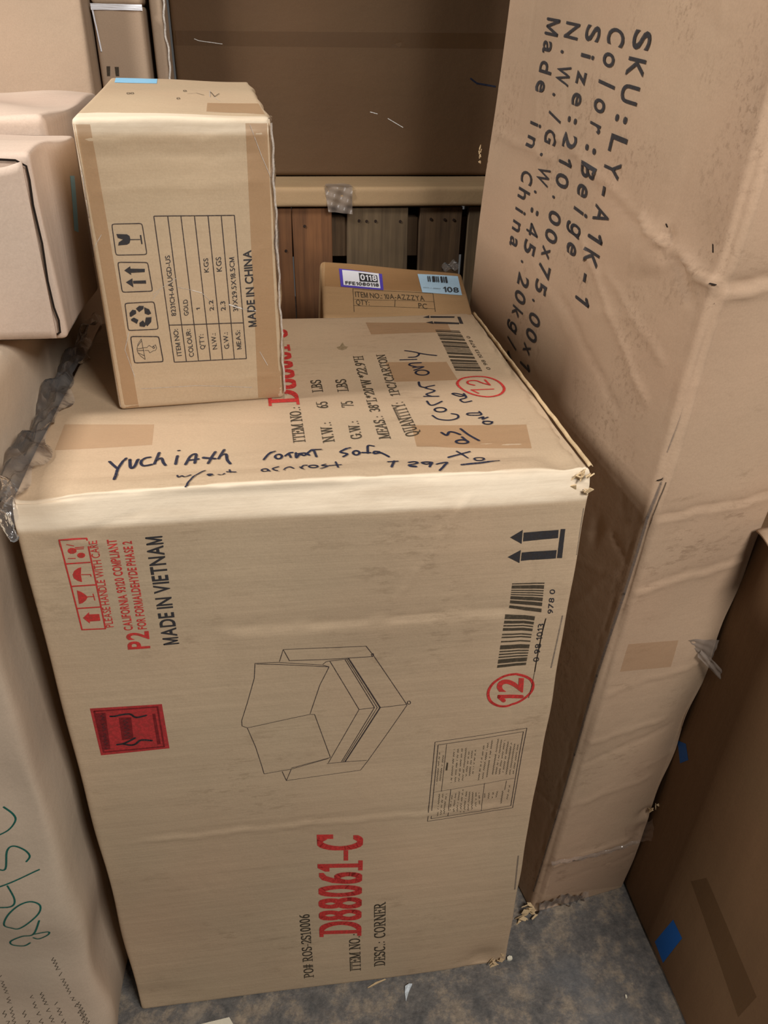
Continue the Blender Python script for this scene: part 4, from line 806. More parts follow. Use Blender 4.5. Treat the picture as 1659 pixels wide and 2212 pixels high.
('p','gold','f','printed_symbol','ink',((.0293,.118),(.0295,.1222),(.0332,.1258),(.0371,.1248),(.0369,.121),(.0308,.1175))),
('s','gold','f','printed_symbol','ink',.0009,((.0419,.2044),(.0526,.2041))),
('s','gold','f','printed_symbol','ink',.0009,((.0532,.2089),(.0535,.1992))),
('s','gold','f','printed_symbol','ink',.0009,((.0539,.2089),(.054,.1991))),
('s','gold','f','printed_symbol','ink',.0005,((.0384,.0899),(.0339,.084),(.0318,.0779),(.032,.0735),(.0347,.0688),(.0395,.064),(.0384,.0899))),
('s','gold','f','printed_symbol','ink',.0006,((.0382,.0873),(.0331,.0814))),
('s','gold','f','printed_symbol','ink',.0006,((.0318,.0779),(.0394,.0788))),
('s','gold','f','printed_symbol','ink',.0006,((.0317,.0757),(.0398,.0756))),
('s','gold','f','printed_symbol','ink',.0006,((.0324,.073),(.0396,.0685))),
('s','gold','f','printed_symbol','ink',.0005,((.0394,.0788),(.0435,.079),(.0463,.0815),(.0493,.0791),(.0538,.0819),(.0545,.0774),(.0529,.0748),(.0504,.0745),(.0459,.0721),(.0447,.0753),(.0406,.0756))),
('s','gold','f','printed_symbol','ink',.0006,((.0524,.0784),(.052,.0776),(.0511,.0773),(.0504,.0777),(.0501,.0786),(.0506,.0794),(.0515,.0797),(.0522,.0793),(.0524,.0784))),
('q','gold','t','blue_tape','blue_light',((.007,.405),(.0673,.4107),(.0702,.3171),(.0126,.3173)),0),
('q','gold','t','packing_tape','tape',((.139,.1106),(.1995,.1119),(.2008,.0256),(.1373,.0409)),0),
('s','gold','f','film_crease','glint',.0013,((.1448,.1263),(.1587,.121))),  # film creases and their glints drawn as pale flat strokes
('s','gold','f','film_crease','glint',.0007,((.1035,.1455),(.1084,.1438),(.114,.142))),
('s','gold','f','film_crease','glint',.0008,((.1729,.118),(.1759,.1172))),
('s','gold','f','film_crease','edgefilm',.0005,((.0582,.142),(.0717,.1512),(.0877,.1604))),
('s','gold','f','film_crease','edgefilm',.0005,((.0575,.1367),(.0661,.1457))),
('s','gold','f','film_crease','edgefilm',.0005,((.1141,.142),(.1257,.129))),
('s','gold','f','film_crease','edgefilm',.0005,((.0865,.1499),(.1027,.1458))),
('s','gold','f','film_crease','edgefilm',.0005,((.1595,.1203),(.1733,.1178))),
('s','gold','f','film_crease','edgefilm',.0006,((.1824,.3198),(.1931,.2887),(.2045,.2603))),
('s','gold','f','film_crease','edgefilm',.0006,((.0122,.2109),(.0016,.1966),(-.0073,.1926))),
('s','gold','f','film_crease','edgefilm',.0007,((.0243,.0427),(.0179,.0778),(.0254,.099))),
('s','gold','f','film_crease','edgefilm',.0007,((.0291,.027),(.0948,.026),(.1645,.0182))),
('s','gold','f','film_crease','edgefilm',.0008,((.1772,.0653),(.1859,.0468))),
('s','main','t','lid_groove','groove',.0038,((.611,.5192),(.615,.3231),(.6177,.1812))),  # shade of the gap beside the lid rim, painted as a stroke
('s','main','t','lid_groove','groove',.0055,((.6174,.1842),(.6163,.113),(.6137,.0594))),
('s','sku','l','edge_grime','grime',.0021,((-.0112,1.2697),(-.0085,1.1913),(-.0099,1.144),(-.0065,1.0436),(-.0019,.9346))),
('s','sku','l','edge_grime','grime',.0043,((-.0106,1.1393),(-.0093,1.1087))),
('s','sku','l','edge_grime','grime',.0044,((-.0086,1.0929),(-.0035,.9726),(-.0034,.9226))),
('s','sku','l','edge_grime','grime',.0052,((.0005,.9076),(.008,.8561),(.0094,.7333))),
('s','sku','l','edge_grime','grime',.0011,((-.0046,1.2442),(-.0024,1.2373))),
('s','sku','l','edge_grime','grime',.0011,((-.0041,1.2942),(-.0065,1.2402))),
('s','sku','l','edge_grime','grime',.0012,((-.0079,1.0768),(.0049,.9499))),
('s','sku','l','crack','dark',.0016,((.1116,1.1927),(.1095,1.19))),
('s','sku','l','crack','dark',.0014,((.0327,1.1876),(.0285,1.1804))),
('s','sku','l','crack','dark',.0014,((.0108,1.1521),(.0034,1.1512))),
('s','sku','l','crack','dark',.0018,((.0084,.9098),(-.0171,.9217))),
('s','sku','l','crack','dark',.0014,((.0003,1.1311),(-.0039,1.1304))),
('s','main','f','edge_grime','grime',.0016,((.61,.918),(.612,.8545))),
('s','main','f','edge_grime','grime',.0018,((.6061,.7653),(.6024,.6825))),
('s','main','f','edge_grime','grime',.0023,((.6026,.2948),(.6058,.2121))),
('s','sku','l','edge_grime','grime',.0052,((.0094,.7333),(.0129,.5822),(.0135,.4149))),
('s','sku','l','edge_grime','grime',.0039,((.0135,.4149),(.0127,.2579),(.016,.0512))),
('s','sku','f','edge_groove','groove',.0015,((.0061,.9102),(.0022,.8537),(-.0044,.7978),(-.007,.7378))),
('s','sku','f','edge_groove','groove',.0018,((-.0079,.7144),(-.0087,.5873),(-.0104,.4637))),
('s','sku','f','edge_groove','groove',.002,((-.009,.4221),(-.0081,.2652),(-.0043,.0702))),
('s','gold','f','edge_grime','edgefilm',.0022,((-.0016,.3181),(.0014,.2713),(-.0003,.2045),(-.0013,.1428))),
('s','gold','f','edge_grime','edgefilm',.0025,((-.0015,.1157),(-.0009,.0589),(.0007,.0044))),
('s','gold','f','edge_grime','grime',.0023,((.0003,.2759),(.0009,.229))),
('s','gold','f','edge_groove','groove',.0009,((.205,.3152),(.2056,.2683),(.2051,.1981))),
('s','gold','f','edge_groove','groove',.0011,((.2063,.1331),(.2058,.0752),(.2045,.0105))),
('s','gold','t','printed_marks','ink_faded',.0012,((.115,.2012),(.1258,.21),(.1355,.1859))),
('s','gold','t','printed_marks','ink_faded',.0012,((.1442,.2278),(.1486,.1705),(.1551,.2071))),
('s','gold','t','printed_marks','ink_faded',.0011,((.0421,.2062),(.0421,.199),(.0412,.1961),(.0398,.1989),(.0388,.2061),(.0387,.2133),(.0397,.2164),(.0411,.2134),(.0421,.2062))),
('s','gold','t','printed_marks','ink_faded',.0011,((.0468,.2064),(.0468,.1992),(.0459,.1963),(.0445,.1991),(.0435,.2063),(.0434,.2135),(.0444,.2166),(.0458,.2136),(.0468,.2064))),
('s','gold','t','printed_marks','ink_faded',.0012,((.1124,.2369),(.112,.2293),(.1109,.2261),(.1096,.2292),(.1089,.2368),(.1093,.2445),(.1104,.2478),(.1117,.2446),(.1124,.2369))),
('s','gold','t','printed_marks','ink_faded',.0011,((.1061,.1461),(.1058,.1396),(.1047,.1368),(.1035,.1395),(.1029,.146),(.1032,.1527),(.1042,.1555),(.1054,.1528),(.1061,.1461))),
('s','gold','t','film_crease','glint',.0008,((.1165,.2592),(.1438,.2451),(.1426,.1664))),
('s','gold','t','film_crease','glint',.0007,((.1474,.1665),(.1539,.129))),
('p','main','t','oil_stain','stain',((.3671,.4222),(.3733,.4272),(.3788,.4455),(.3802,.4266),(.3855,.4225),(.3807,.4119),(.3746,.407),(.37,.4121))),
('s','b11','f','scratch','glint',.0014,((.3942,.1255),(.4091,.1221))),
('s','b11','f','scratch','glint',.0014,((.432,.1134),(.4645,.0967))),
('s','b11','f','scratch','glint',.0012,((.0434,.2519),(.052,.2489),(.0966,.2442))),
('s','b11','f','marker_stroke','marker',.0034,((.6064,.19),(.6201,.1816),(.6608,.176))),
('q','b11','f','packing_tape','tapebrown',((-.0032,.2651),(.6761,.2731),(.6741,.245),(-.0044,.2401)),0),
('q','main','t','packing_tape','tape_faint',((.0205,.1816),(.1253,.174),(.1282,.1211),(.0225,.1141)),0),
('q','gold','f','packing_tape','tape',((-.0011,.3211),(.0185,.321),(.0237,.0026),(.0014,.0019)),0),
('q','gold','f','packing_tape','tape',((.1776,.3216),(.2049,.3215),(.2036,.0022),(.1715,.0034)),0),
('q','main','t','packing_tape','tape',((.4256,.5386),(.5566,.5163),(.5535,.466),(.427,.4763)),0),
('q','main','t','packing_tape','tape',((.4315,.3513),(.5209,.3465),(.5235,.2813),(.4343,.2809)),0),
('q','main','t','packing_tape','tape',((.4336,.1382),(.5756,.1288),(.5629,.0651),(.4297,.0785)),0),
('q','back5','t','packing_tape','tape',((.004,.1779),(.2633,.1728),(.2596,.0994),(.0014,.0917)),0),
('q','back5','t','purple_sticker','purple',((.0334,.1516),(.1112,.1467),(.11,.093),(.0344,.0929)),1),
('q','back5','t','purple_sticker>sticker_panel','white',((.0388,.1466),(.105,.1461),(.1048,.0969),(.0393,.0977)),2),
('q','back5','t','purple_sticker>number_block','ink',((.0685,.1404),(.1015,.138),(.1014,.1147),(.0688,.1126)),3),
('t','back5','t','purple_sticker>number','white','0118',(.0704,.1163),(.0999,.1172),(.0705,.1338),'bold'),
('t','back5','t','purple_sticker>code','ink','FFE1080118',(.0429,.098),(.1024,.0998),(.0427,.1076),'bold'),
('q','back5','t','pale_blue_sticker','paleblue',((.1774,.1576),(.2529,.1624),(.2513,.093),(.1791,.0925)),1),
('b','back5','t','pale_blue_sticker>barcode','ink',((.1944,.1485),(.2324,.1521),(.2318,.1296),(.1937,.1284)),20,4,1),
('t','back5','t','pale_blue_sticker>number','ink','108',(.2187,.0972),(.2466,.0983),(.2193,.1145),'sans'),
('s','back5','t','pale_blue_sticker>small_print','ink_faded',.0004,((.1822,.1077),(.183,.1048),(.1846,.1076),(.1853,.1044),(.187,.1074),(.1878,.1044),(.1894,.1073),(.1902,.1044),(.1919,.1077),(.1927,.1046))),
('s','back5','t','pale_blue_sticker>small_print','ink_faded',.0004,((.1952,.1046),(.1968,.1073),(.1976,.1045))),
('s','back5','t','pale_blue_sticker>small_print','ink_faded',.0005,((.2001,.1047),(.2017,.1074),(.2025,.1044),(.2042,.1077),(.2049,.1044),(.2067,.1076),(.2074,.1047),(.2091,.1078),(.2098,.1044),(.2115,.1074),(.2123,.1046),(.214,.1075))),
('s','back5','t','printed_table','ink_faded',.0009,((.0556,.0913),(.0539,.0201))),
('s','back5','t','printed_table','ink_faded',.001,((.0555,.0904),(.1985,.092))),
('s','back5','t','printed_table','ink_faded',.001,((.1985,.092),(.1956,.0311))),
('s','back5','t','printed_table','ink_faded',.001,((.0538,.0396),(.1956,.0406))),
('s','back5','t','printed_table','ink_faded',.001,((.1282,.0645),(.1254,.0412))),
('s','back5','t','printed_table','ink_faded',.0009,((.0561,.0585),(.1974,.0639))),
('t','back5','t','printed_text','ink_faded','ITEM NO.: 10A-AZZZYA',(.0588,.0659),(.1807,.0646),(.0586,.0829),'sans'),
('t','back5','t','printed_text','ink_faded','QTY:',(.0586,.0425),(.0818,.0427),(.0588,.0575),'sans'),
('t','back5','t','printed_text','ink_faded','PC',(.1671,.0396),(.1823,.0383),(.168,.0564),'sans'),
('t','sku','l','printed_text','ink','SKU:LY-A1K-1',(.2605,1.3861),(.2688,1.0532),(.2239,1.3833),'mono'),
('t','sku','l','printed_text','ink','Color:Beige',(.3203,1.3888),(.3177,1.1098),(.2818,1.3833),'mono'),
('t','sku','l','printed_text','ink','Size:210.00x75.00x1',(.3736,1.3903),(.3932,.9123),(.3396,1.3872),'mono'),
('t','sku','l','printed_text','ink','N.W./G.W.:45.20kg/4',(.4284,1.3934),(.4538,.9026),(.3926,1.3903),'mono'),
('t','sku','l','printed_text','ink','Made in China',(.485,1.3962),(.4949,1.0797),(.4474,1.3935),'mono'),
('q','sku','f','packing_tape','tape_faint',((.0273,.6457),(.111,.6353),(.1119,.5858),(.0272,.5941)),0),
('q','sku','f','clear_tape','clear',((-.0174,.1723),(.183,.1322),(.1925,.005),(-.0131,.0646)),0),
('q','brown','l','blue_tape','blue',((.8219,.1173),(.7902,.1165),(.8052,.0185),(.8392,.0243)),0),
('q','brown','l','blue_tape','blue',((.9587,.3926),(.9372,.408),(.919,.3913),(.9345,.366)),0),
('q','brown','l','packing_tape','tapebrown',((.8221,.2203),(.797,.266),(.6336,.2384),(.6429,.1662)),0),
('s','left','f','handwriting','green',.0018,((.6342,.3714),(.6434,.3921),(.6595,.4084),(.6744,.4123),(.6845,.4034),(.6818,.39),(.6686,.3757),(.6514,.3621),(.6422,.364),(.6342,.3714))),
('s','left','f','handwriting','green',.0019,((.6786,.3737),(.6653,.3446),(.6504,.3419),(.6334,.3307),(.633,.3209),(.6468,.3164),(.6563,.3228))),
('s','left','f','handwriting','green',.0018,((.6653,.3446),(.6834,.3443),(.682,.3366),(.6693,.3304),(.6634,.3355))),
('s','left','f','handwriting','green',.0017,((.694,.4634),(.6523,.4476),(.6341,.4417))),
('s','left','f','handwriting','green',.0018,((.6532,.4447),(.6572,.4198),(.65,.4081),(.6267,.4088))),
('s','left','f','handwriting','green',.0018,((.6823,.4815),(.6879,.4902),(.6839,.5035),(.6735,.5147),(.6651,.5068),(.6568,.4754),(.648,.4765))),
('s','left','f','handwriting','green',.0017,((.6776,.5841),(.6843,.5685),(.6847,.5568),(.6748,.5446),(.659,.5391))),
('s','left','f','printed_text','ink_faded',.001,((.6765,.2749),(.6726,.2684),(.6778,.2677),(.6731,.2607),(.6784,.2601),(.6739,.2531),(.6782,.2518),(.6739,.245),(.6799,.2448))),
('s','left','f','printed_text','ink_faded',.001,((.6806,.237),(.6754,.2295))),
('s','left','f','printed_text','ink_faded',.0009,((.6757,.2213),(.6813,.2208),(.6772,.2139),(.6818,.2127),(.6771,.2054),(.6836,.2054),(.6786,.1979),(.6831,.1965),(.6789,.1894),(.6839,.1884),(.6802,.1817))),
('s','left','f','printed_text','ink_faded',.001,((.6798,.1727),(.6857,.1722),(.6815,.165),(.6868,.1641))),
('s','left','f','printed_text','ink_faded',.001,((.687,.1553),(.6823,.1477),(.6877,.1468))),
('s','left','f','printed_text','ink_faded',.001,((.689,.1387),(.6837,.1305),(.6902,.1304),(.6854,.1226),(.6908,.1216),(.686,.1137),(.6908,.1123),(.6861,.1045),(.6921,.1039),(.6873,.096))),
('s','left','f','printed_text','ink_faded',.001,((.6907,.1587),(.6865,.1513),(.6918,.1503),(.6869,.1423),(.6929,.1419),(.6875,.1334),(.6939,.1333),(.6891,.1253),(.6946,.1245),(.6894,.116),(.6947,.115),(.6911,.1077),(.6966,.1069),(.6911,.0981),(.6966,.0973),(.6928,.0897),(.6983,.0888),(.6938,.0807),(.6991,.0796),(.6945,.0714),(.7003,.0706),(.6955,.0622))),
('s','left','f','printed_text','ink_faded',.0009,((.6329,.1933),(.6279,.1865),(.6331,.1848))),
('s','left','f','printed_text','ink_faded',.001,((.6329,.176),(.6283,.1692),(.6326,.167),(.6279,.1602),(.633,.1584))),
('s','left','f','printed_text','ink_faded',.001,((.6339,.1499),(.6286,.1427),(.6343,.1411))),
('s','left','f','printed_text','ink_faded',.001,((.6343,.1321),(.6283,.1244),(.6341,.1228),(.629,.1155),(.6346,.1139),(.6285,.106))),
('s','left','f','printed_text','ink_faded',.001,((.6295,.0972),(.634,.0949),(.6298,.088))),
('s','left','f','printed_text','ink_faded',.001,((.6468,.1981),(.6428,.1918),(.6478,.19),(.6426,.183),(.6472,.181),(.6429,.1744),(.6481,.1726),(.6431,.1656),(.6487,.1641))),
('s','left','f','printed_text','ink_faded',.001,((.6485,.1551),(.643,.1478),(.6487,.1462))),
('s','left','f','printed_text','ink_faded',.001,((.6484,.1369),(.6434,.1298),(.6497,.1285),(.6446,.1212),(.6496,.1192))),
('s','left','f','printed_text','ink_faded',.0011,((.6498,.11),(.6439,.1023),(.65,.1007),(.6451,.0935))),
('s','left','f','printed_text','ink_faded',.001,((.6621,.1678),(.6567,.1605))),
('s','left','f','printed_text','ink_faded',.001,((.658,.1523),(.6625,.1502),(.6572,.1428),(.6631,.1414),(.6579,.1341),(.663,.1323))),
('s','left','f','printed_text','ink_faded',.001,((.6634,.1233),(.6582,.1159),(.6645,.1146),(.6598,.1074),(.6646,.1053),(.6599,.0981))),
('s','left','f','printed_text','ink_faded',.001,((.6596,.0885),(.6653,.0868),(.6599,.0791))),
('s','left','f','printed_text','ink_faded',.0009,((.603,.2495),(.5986,.2441))),
('s','left','f','printed_text','ink_faded',.0009,((.598,.236),(.6023,.2335),(.5979,.228),(.6017,.2254),(.5967,.2196),(.6023,.2175),(.5971,.2117),(.6017,.2092),(.5966,.2033),(.6015,.201))),
('s','left','f','printed_text','ink_faded',.0009,((.6011,.1926),(.5956,.1865),(.6007,.1842),(.5946,.1779),(.6004,.1757))),
('s','left','f','printed_text','ink_faded',.0009,((.6002,.1672),(.5945,.161),(.5986,.1582),(.5937,.1522),(.5988,.1497),(.5939,.1437),(.598,.1408),(.5926,.1346),(.5975,.132),(.5925,.1258),(.5975,.1232),(.5927,.1171),(.5967,.1141),(.5924,.1081))),
('s','left','f','printed_text','ink_faded',.001,((.615,.1558),(.6096,.1475),(.6148,.1469),(.6102,.1392))),
('s','left','f','printed_text','ink_faded',.001,((.6111,.1311),(.6169,.1309),(.611,.1222),(.6177,.1226),(.6127,.1145),(.6177,.1136))),
('s','left','f','printed_text','ink_faded',.001,((.5877,.1598),(.583,.1522),(.5884,.1517),(.5841,.1443))),
('s','left','f','printed_text','ink_faded',.0009,((.5843,.1357),(.5894,.1349),(.5839,.1266),(.59,.1265),(.5849,.1184))),
('q','west','r','blue_tape','blue_light',((.1343,.1579),(.1532,.1551),(.1354,.0919),(.1183,.0979)),0),
('p','b9','f','printed_marks','ink_faded',((.0126,1.3067),(.0192,1.3068),(.0167,1.2907),(.0111,1.2906))),
('p','b9','f','printed_marks','ink_faded',((.027,1.3059),(.0343,1.306),(.0331,1.2909),(.0268,1.2908))))

# ---------------------------------------------------------------- floor
def floor_mat():
    m,nt,b=newmat('stained_concrete'); tc=nt.nodes.new('ShaderNodeTexCoord'); v=tc.outputs['Object']
    a=noise(nt,v,17,8,.75); c=noise(nt,v,60,6,.8,loc=(3,1,0)); d=noise(nt,v,5,3,.6,loc=(7,4,0)); e=noise(nt,v,150,3,.7)
    base=ramp(nt,a,(.36,srgb(84,84,84)),(.50,srgb(112,108,104)),(.58,srgb(142,131,117)),(.72,srgb(170,154,134)))
    col=mixc(nt,.55,base,ramp(nt,c,(.35,(.5,.5,.52)),(.62,(1.25,1.2,1.1))),'MULTIPLY')
    col=mixc(nt,ramp(nt,d,(.55,(0,0,0)),(.7,(.6,.6,.6))),col,srgb(112,114,116))
    col=mixc(nt,.5,col,ramp(nt,e,(.3,(.7,.7,.7)),(.75,(1.3,1.3,1.3))),'MULTIPLY')
    nt.links.new(col,b.inputs['Base Color']); nt.links.new(ramp(nt,c,(.3,(.35,)*3),(.7,(.75,)*3)),b.inputs['Roughness'])
    bp=N(nt,'ShaderNodeBump',Strength=.5,Distance=.004); nt.links.new(c,bp.inputs['Height']); nt.links.new(bp.outputs[0],b.inputs['Normal'])
    return m
fl=mesh_obj('floor',[(-4,-4,-.05),(4,-4,-.05),(4,4,-.05),(-4,4,-.05),(-4,-4,0),(4,-4,0),(4,4,0),(-4,4,0)],[(3,2,1,0),(4,5,6,7),(0,1,5,4),(1,2,6,5),(2,3,7,6),(3,0,4,7)],floor_mat(),smooth=False); fl['kind']='structure'

# ---------------------------------------------------------------- cartons
KR=srgb(198,168,128)
m_main=cardboard('kraft_main',srgb(187,163,136),1,streak=(2.5,6,55),streak_amt=.10,stain=.35,pale_edge=(.930,.017))
m_gold=cardboard('kraft_gold',srgb(188,164,136),2,streak=(2,2,30),streak_amt=.12,stain=.08,pale_edge=(.312,.03))
m_west=cardboard('kraft_pink',srgb(206,184,168),3,streak_amt=.06,stain=.05)
m_left=cardboard('kraft_worn',srgb(194,174,154),4,streak=(3,3,8),streak_amt=.1,stain=.15)
m_sku=cardboard('kraft_creased',srgb(178,151,127),5,streak=(2,2,12),streak_amt=.10,stain=.5)
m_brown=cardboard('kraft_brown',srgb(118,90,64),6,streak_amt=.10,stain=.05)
m_b11=cardboard('kraft_dark_brown',srgb(94,70,48),7,streak=(2,2,10),streak_amt=.12,stain=.1)  # even dark brown base colour
m_back=cardboard('kraft_back',srgb(166,134,98),8,streak_amt=.08,stain=.1)
m_b8=cardboard('kraft_tan',srgb(182,158,136),9,streak_amt=.05,stain=.04)
m_slab=cardboard('kraft_slab',srgb(172,144,110),10,streak_amt=.1,stain=.2)
m_torn=cardboard('torn_edge',srgb(206,180,142),11,streak=(20,20,20),streak_amt=.5,stain=.2,bump=1)

DISP['main']={
 'f':[('wave',.0012,.25,.7,6,1),('crease',(.20,.781),(.565,.7785),.004,-.0022),('step',(.56,.7785),(.18,.782),.003,.0035),('crease',(.480,.95),(.385,.782),.0025,.0022),
      ('dent',(.48,.70),(.07,.10),-.004),('crease',(.03,.424),(.60,.418),.004,.0020),('crease',(.03,.432),(.60,.426),.006,-.0012),
      ('crease',(.02,.93),(.10,.90),.003,.0015),('crease',(.02,.905),(.13,.945),.003,-.0015),('crease',(.015,.88),(.08,.915),.002,.001),
      ('crease',(.555,.30),(.56,.93),.004,-.0012),('dent',(.60,.52),(.02,.05),-.003),('dent',(.03,.04),(.05,.03),-.003),('dent',(.57,.02),(.03,.03),-.008)]+creases(11,14,.6,.95,.0007),
 't':[('wave',.002,.2,.5,6,2),('crease',(-.06,.0165),(.67,.0150),.0015,-.0018),('crease',(.0,.052),(.61,.050),.004,-.0022),('crease',(.0,.082),(.60,.078),.003,.0012),('crease',(.0,.032),(.6,.033),.003,.0016),('crease',(.05,.20),(.3,.16),.004,-.001),
      ('crease',(.6065,-.02),(.6065,.62),.0022,-.005),('dent',(.585,.03),(.02,.02),-.006),('dent',(.02,.02),(.03,.02),-.007)]+creases(12,8,.6,.5,.0006,bias=(0,.25)),
 'r':[('wave',.0012,.1,.3,6,3)],'l':[('wave',.0012,.1,.3,6,4)]}
ROUND['main']=.006; _n=(0,-.93,.37); CHAMF['main']=[(_n,(.37*.930)/math.hypot(.93,.37),.0015)]
DISP['gold']={'f':[('wave',.0011,.1,.3,6,5),('crease',(0,.306),(.205,.309),.003,.002),('crease',(0,.29),(.20,.292),.004,-.0015),('crease',(.0,.255),(.205,.262),.005,.0012),('crease',(.02,.03),(.2,.032),.003,.0009)]+creases(21,8,.2,.32,.0005),
 't':[('wave',.001,.1,.3,5,6),('crease',(0,.03),(.205,.03),.003,.001)],'r':[('wave',.002,.08,.2,4,7)]}
ROUND['gold']=.006
DISP['west']={'f':[('wave',.0015,.1,.3,5,8)],'r':[('wave',.003,.12,.3,5,9)],'t':[('wave',.003,.15,.4,5,10),('crease',(0,.1),(.38,.11),.004,.002)]}
ROUND['west']=.008
DISP['left']={'f':[('wave',.004,.12,.5,8,12),('dent',(.70,.6),(.03,.3),-.006)]+creases(31,18,.7,1.,.001),'r':[('wave',.005,.15,.5,6,13)]+creases(33,6,1,1,.001)}
ROUND['left']=.022
DISP['sku']={'l':[('wave',.0020,.2,.6,7,15),('crease',(.62,1.235),(.38,1.222),.004,.0028),('crease',(.43,1.262),(.16,1.188),.004,.0038),('crease',(.17,1.192),(.11,1.172),.003,.008),('crease',(.12,1.176),(-.0,1.146),.004,.009),('crease',(.24,1.205),(.15,1.176),.006,-.003),('crease',(.115,1.19),(.03,1.12),.003,-.007),
      ('crease',(.165,1.19),(.155,1.13),.003,.003),('step',(.115,1.20),(.095,1.14),.003,.002),('dent',(.13,1.155),(.035,.02),.004),('dent',(.05,1.19),(.03,.03),-.004),('crease',(.30,1.15),(.05,.98),.004,.0045),('crease',(.33,1.06),(.10,.95),.004,-.0035),('crease',(.22,1.12),(.04,1.04),.003,.003),('dent',(.1,.78),(.01,.02),-.004),('crease',(.07,.80),(.02,.775),.003,-.003),('crease',(.026,0),(.024,1.75),.0016,-.0022),('crease',(.021,-.1),(.019,1.85),.002,.0012)]+creases(41,30,.6,1.5,.0018,.06,.3),
  'f':[('wave',.0018,.12,.4,6,16),('crease',(.0,.853),(.19,.864),.003,.0030),('crease',(.0,.859),(.19,.872),.004,-.003),('crease',(.0,.739),(.19,.761),.004,.0028),('crease',(.0,.747),(.19,.77),.004,-.002),
      ('crease',(0,.55),(.19,.585),.004,.002),('crease',(0,.45),(.15,.47),.004,.0022),('crease',(0,.40),(.17,.45),.005,-.002),('crease',(0,.30),(.17,.33),.004,.0016),('crease',(.0,1.143),(.19,1.142),.004,.006),('crease',(0,1.155),(.19,1.153),.006,-.006),
      ('dent',(.19,.45),(.03,.3),-.006),('dent',(.185,.22),(.02,.012),-.01),('dent',(.185,.17),(.02,.02),-.008),('crease',(0,.145),(.19,.165),.004,.003),('dent',(.03,.01),(.04,.02),-.006),('crease',(.014,-.1),(.013,1.85),.002,.0016)]+creases(43,18,.19,1.2,.0015,.04,.12),
  'r':[('wave',.004,.1,.3,6,17)]}
ROUND['sku']=.005
CHAMF['sku']=[((-1,-1.1,0),-.0085,.0006)]
DISP['brown']={'l':[('wave',.002,.2,.6,5,18)],'t':[('wave',.002,.2,.5,4,19)]}
DISP['back5']={'t':[('wave',.0010,.1,.3,4,20),('crease',(.0,.087),(.262,.075),.002,-.001)]}
DISP['b11']={'f':[('wave',.002,.2,.5,5,21)]+creases(51,5,.8,.6,.001)}
DISP['b8']={'f':[('wave',.003,.2,.6,5,22)]}
DISP['wback']={'t':[('wave',.003,.15,.4,5,23)],'f':[('wave',.001,.2,.4,4,24)]}
DISP['slab']={'f':[('wave',.001,.1,.3,5,25)]}

def carton(key,name,label,mat,step,cat='box',group=None,faces='fblrtd'):
    r=root(name,key,label,cat,group); ROOTS[key]=r; carton_body(key,'carton_body',mat,step,r,faces); return r
carton('main','cardboard_carton','large tan sofa carton standing on the floor with red item number and sofa drawing',m_main,.0045)
carton('gold','cardboard_carton','small taped carton standing upright on the sofa carton with printed data table',m_gold,.004)
carton('west','cardboard_carton','pinkish carton at the left edge with a dark crevice around its end flap',m_west,.007)
carton('left','cardboard_carton','tall worn carton at lower left edge with green handwriting',m_left,.010)
carton('sku','cardboard_carton','tall creased carton leaning at right with large black SKU lettering',m_sku,.0055)
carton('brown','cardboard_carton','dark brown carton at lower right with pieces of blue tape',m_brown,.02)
carton('back5','cardboard_carton','small tilted carton behind the sofa carton bearing purple and pale blue stickers',m_back,.01)
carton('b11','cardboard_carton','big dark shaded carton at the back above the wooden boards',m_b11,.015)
carton('b9','cardboard_carton','narrow carton in back row with two printed bars and white taped top',m_b8,.015)
carton('b9top','cardboard_carton','carton at the top edge stacked on the narrow taped carton',m_b8,.02)
carton('b8','cardboard_carton','plain tan carton filling the top left corner of the back row',m_b8,.02)
carton('b10','cardboard_carton','very thin upright carton beside the dark gap in the back row',m_b8,.012)
carton('wback','cardboard_carton','pale carton lying directly behind the pinkish carton at left',m_west,.012)
carton('slab','cardboard_carton','flat thin carton lying across the top of the wooden boards',m_slab,.008)
build_prints(PRINTS)

# ---------------------------------------------------------------- carton parts
def sheet(name,fn,nu,nv,mat,parent,thick=0,origin=None):
    V=[];F=[]
    for i in range(nu+1):
        for j in range(nv+1): V.append(fn(i/nu,j/nv))
    if origin is None and parent is not None: origin=parent.location
    V=[Vector(v)-Vector(origin) for v in V] if origin is not None else V
    for i in range(nu):
        for j in range(nv): k=i*(nv+1)+j; F.append((k,k+nv+1,k+nv+2,k+1))
    o=mesh_obj(name,V,F,mat,parent)
    if thick:
        s=o.modifiers.new('s','SOLIDIFY'); s.thickness=thick; s.offset=0
    return o
def jit(r,a): return r.uniform(-a,a)
# plastic wrap rolled along the left edge of the sofa carton's top
rr=random.Random(5)
ph=[rr.uniform(0,6.3) for _ in range(12)]
def wrapf(s,t):
    y=-.012+.59*s; k=1-.55*s
    x=.030*k-.062*k*t+.006*math.sin(s*23+ph[0]+t*3)+.004*math.sin(s*51+ph[1]); 
    z=.969+.010*math.sin(t*math.pi)*(1+.5*math.sin(s*17+ph[2]))-.045*t*t*k+.0035*math.sin(s*70+t*9+ph[3])+.003*math.sin(s*33-t*14+ph[4])
    return (x-.012,y,max(z,.9665) if x-.012>-.001 else z)
w_=sheet('plastic_wrap',wrapf,110,14,M['wrap'],ROOTS['main']); w_['label']='crumpled clear plastic wrap along the left edge'
def wrapc(s,t):
    return (-.014+.018*t+.003*math.sin(s*19+t*7),-.012+.055*s+.003*math.sin(t*12),.962+.014*math.sin(s*8+1)*math.sin(t*5+1)-.03*(1-s)*t)
sheet('plastic_wrap',wrapc,20,10,M['wrap'],ROOTS['main'])
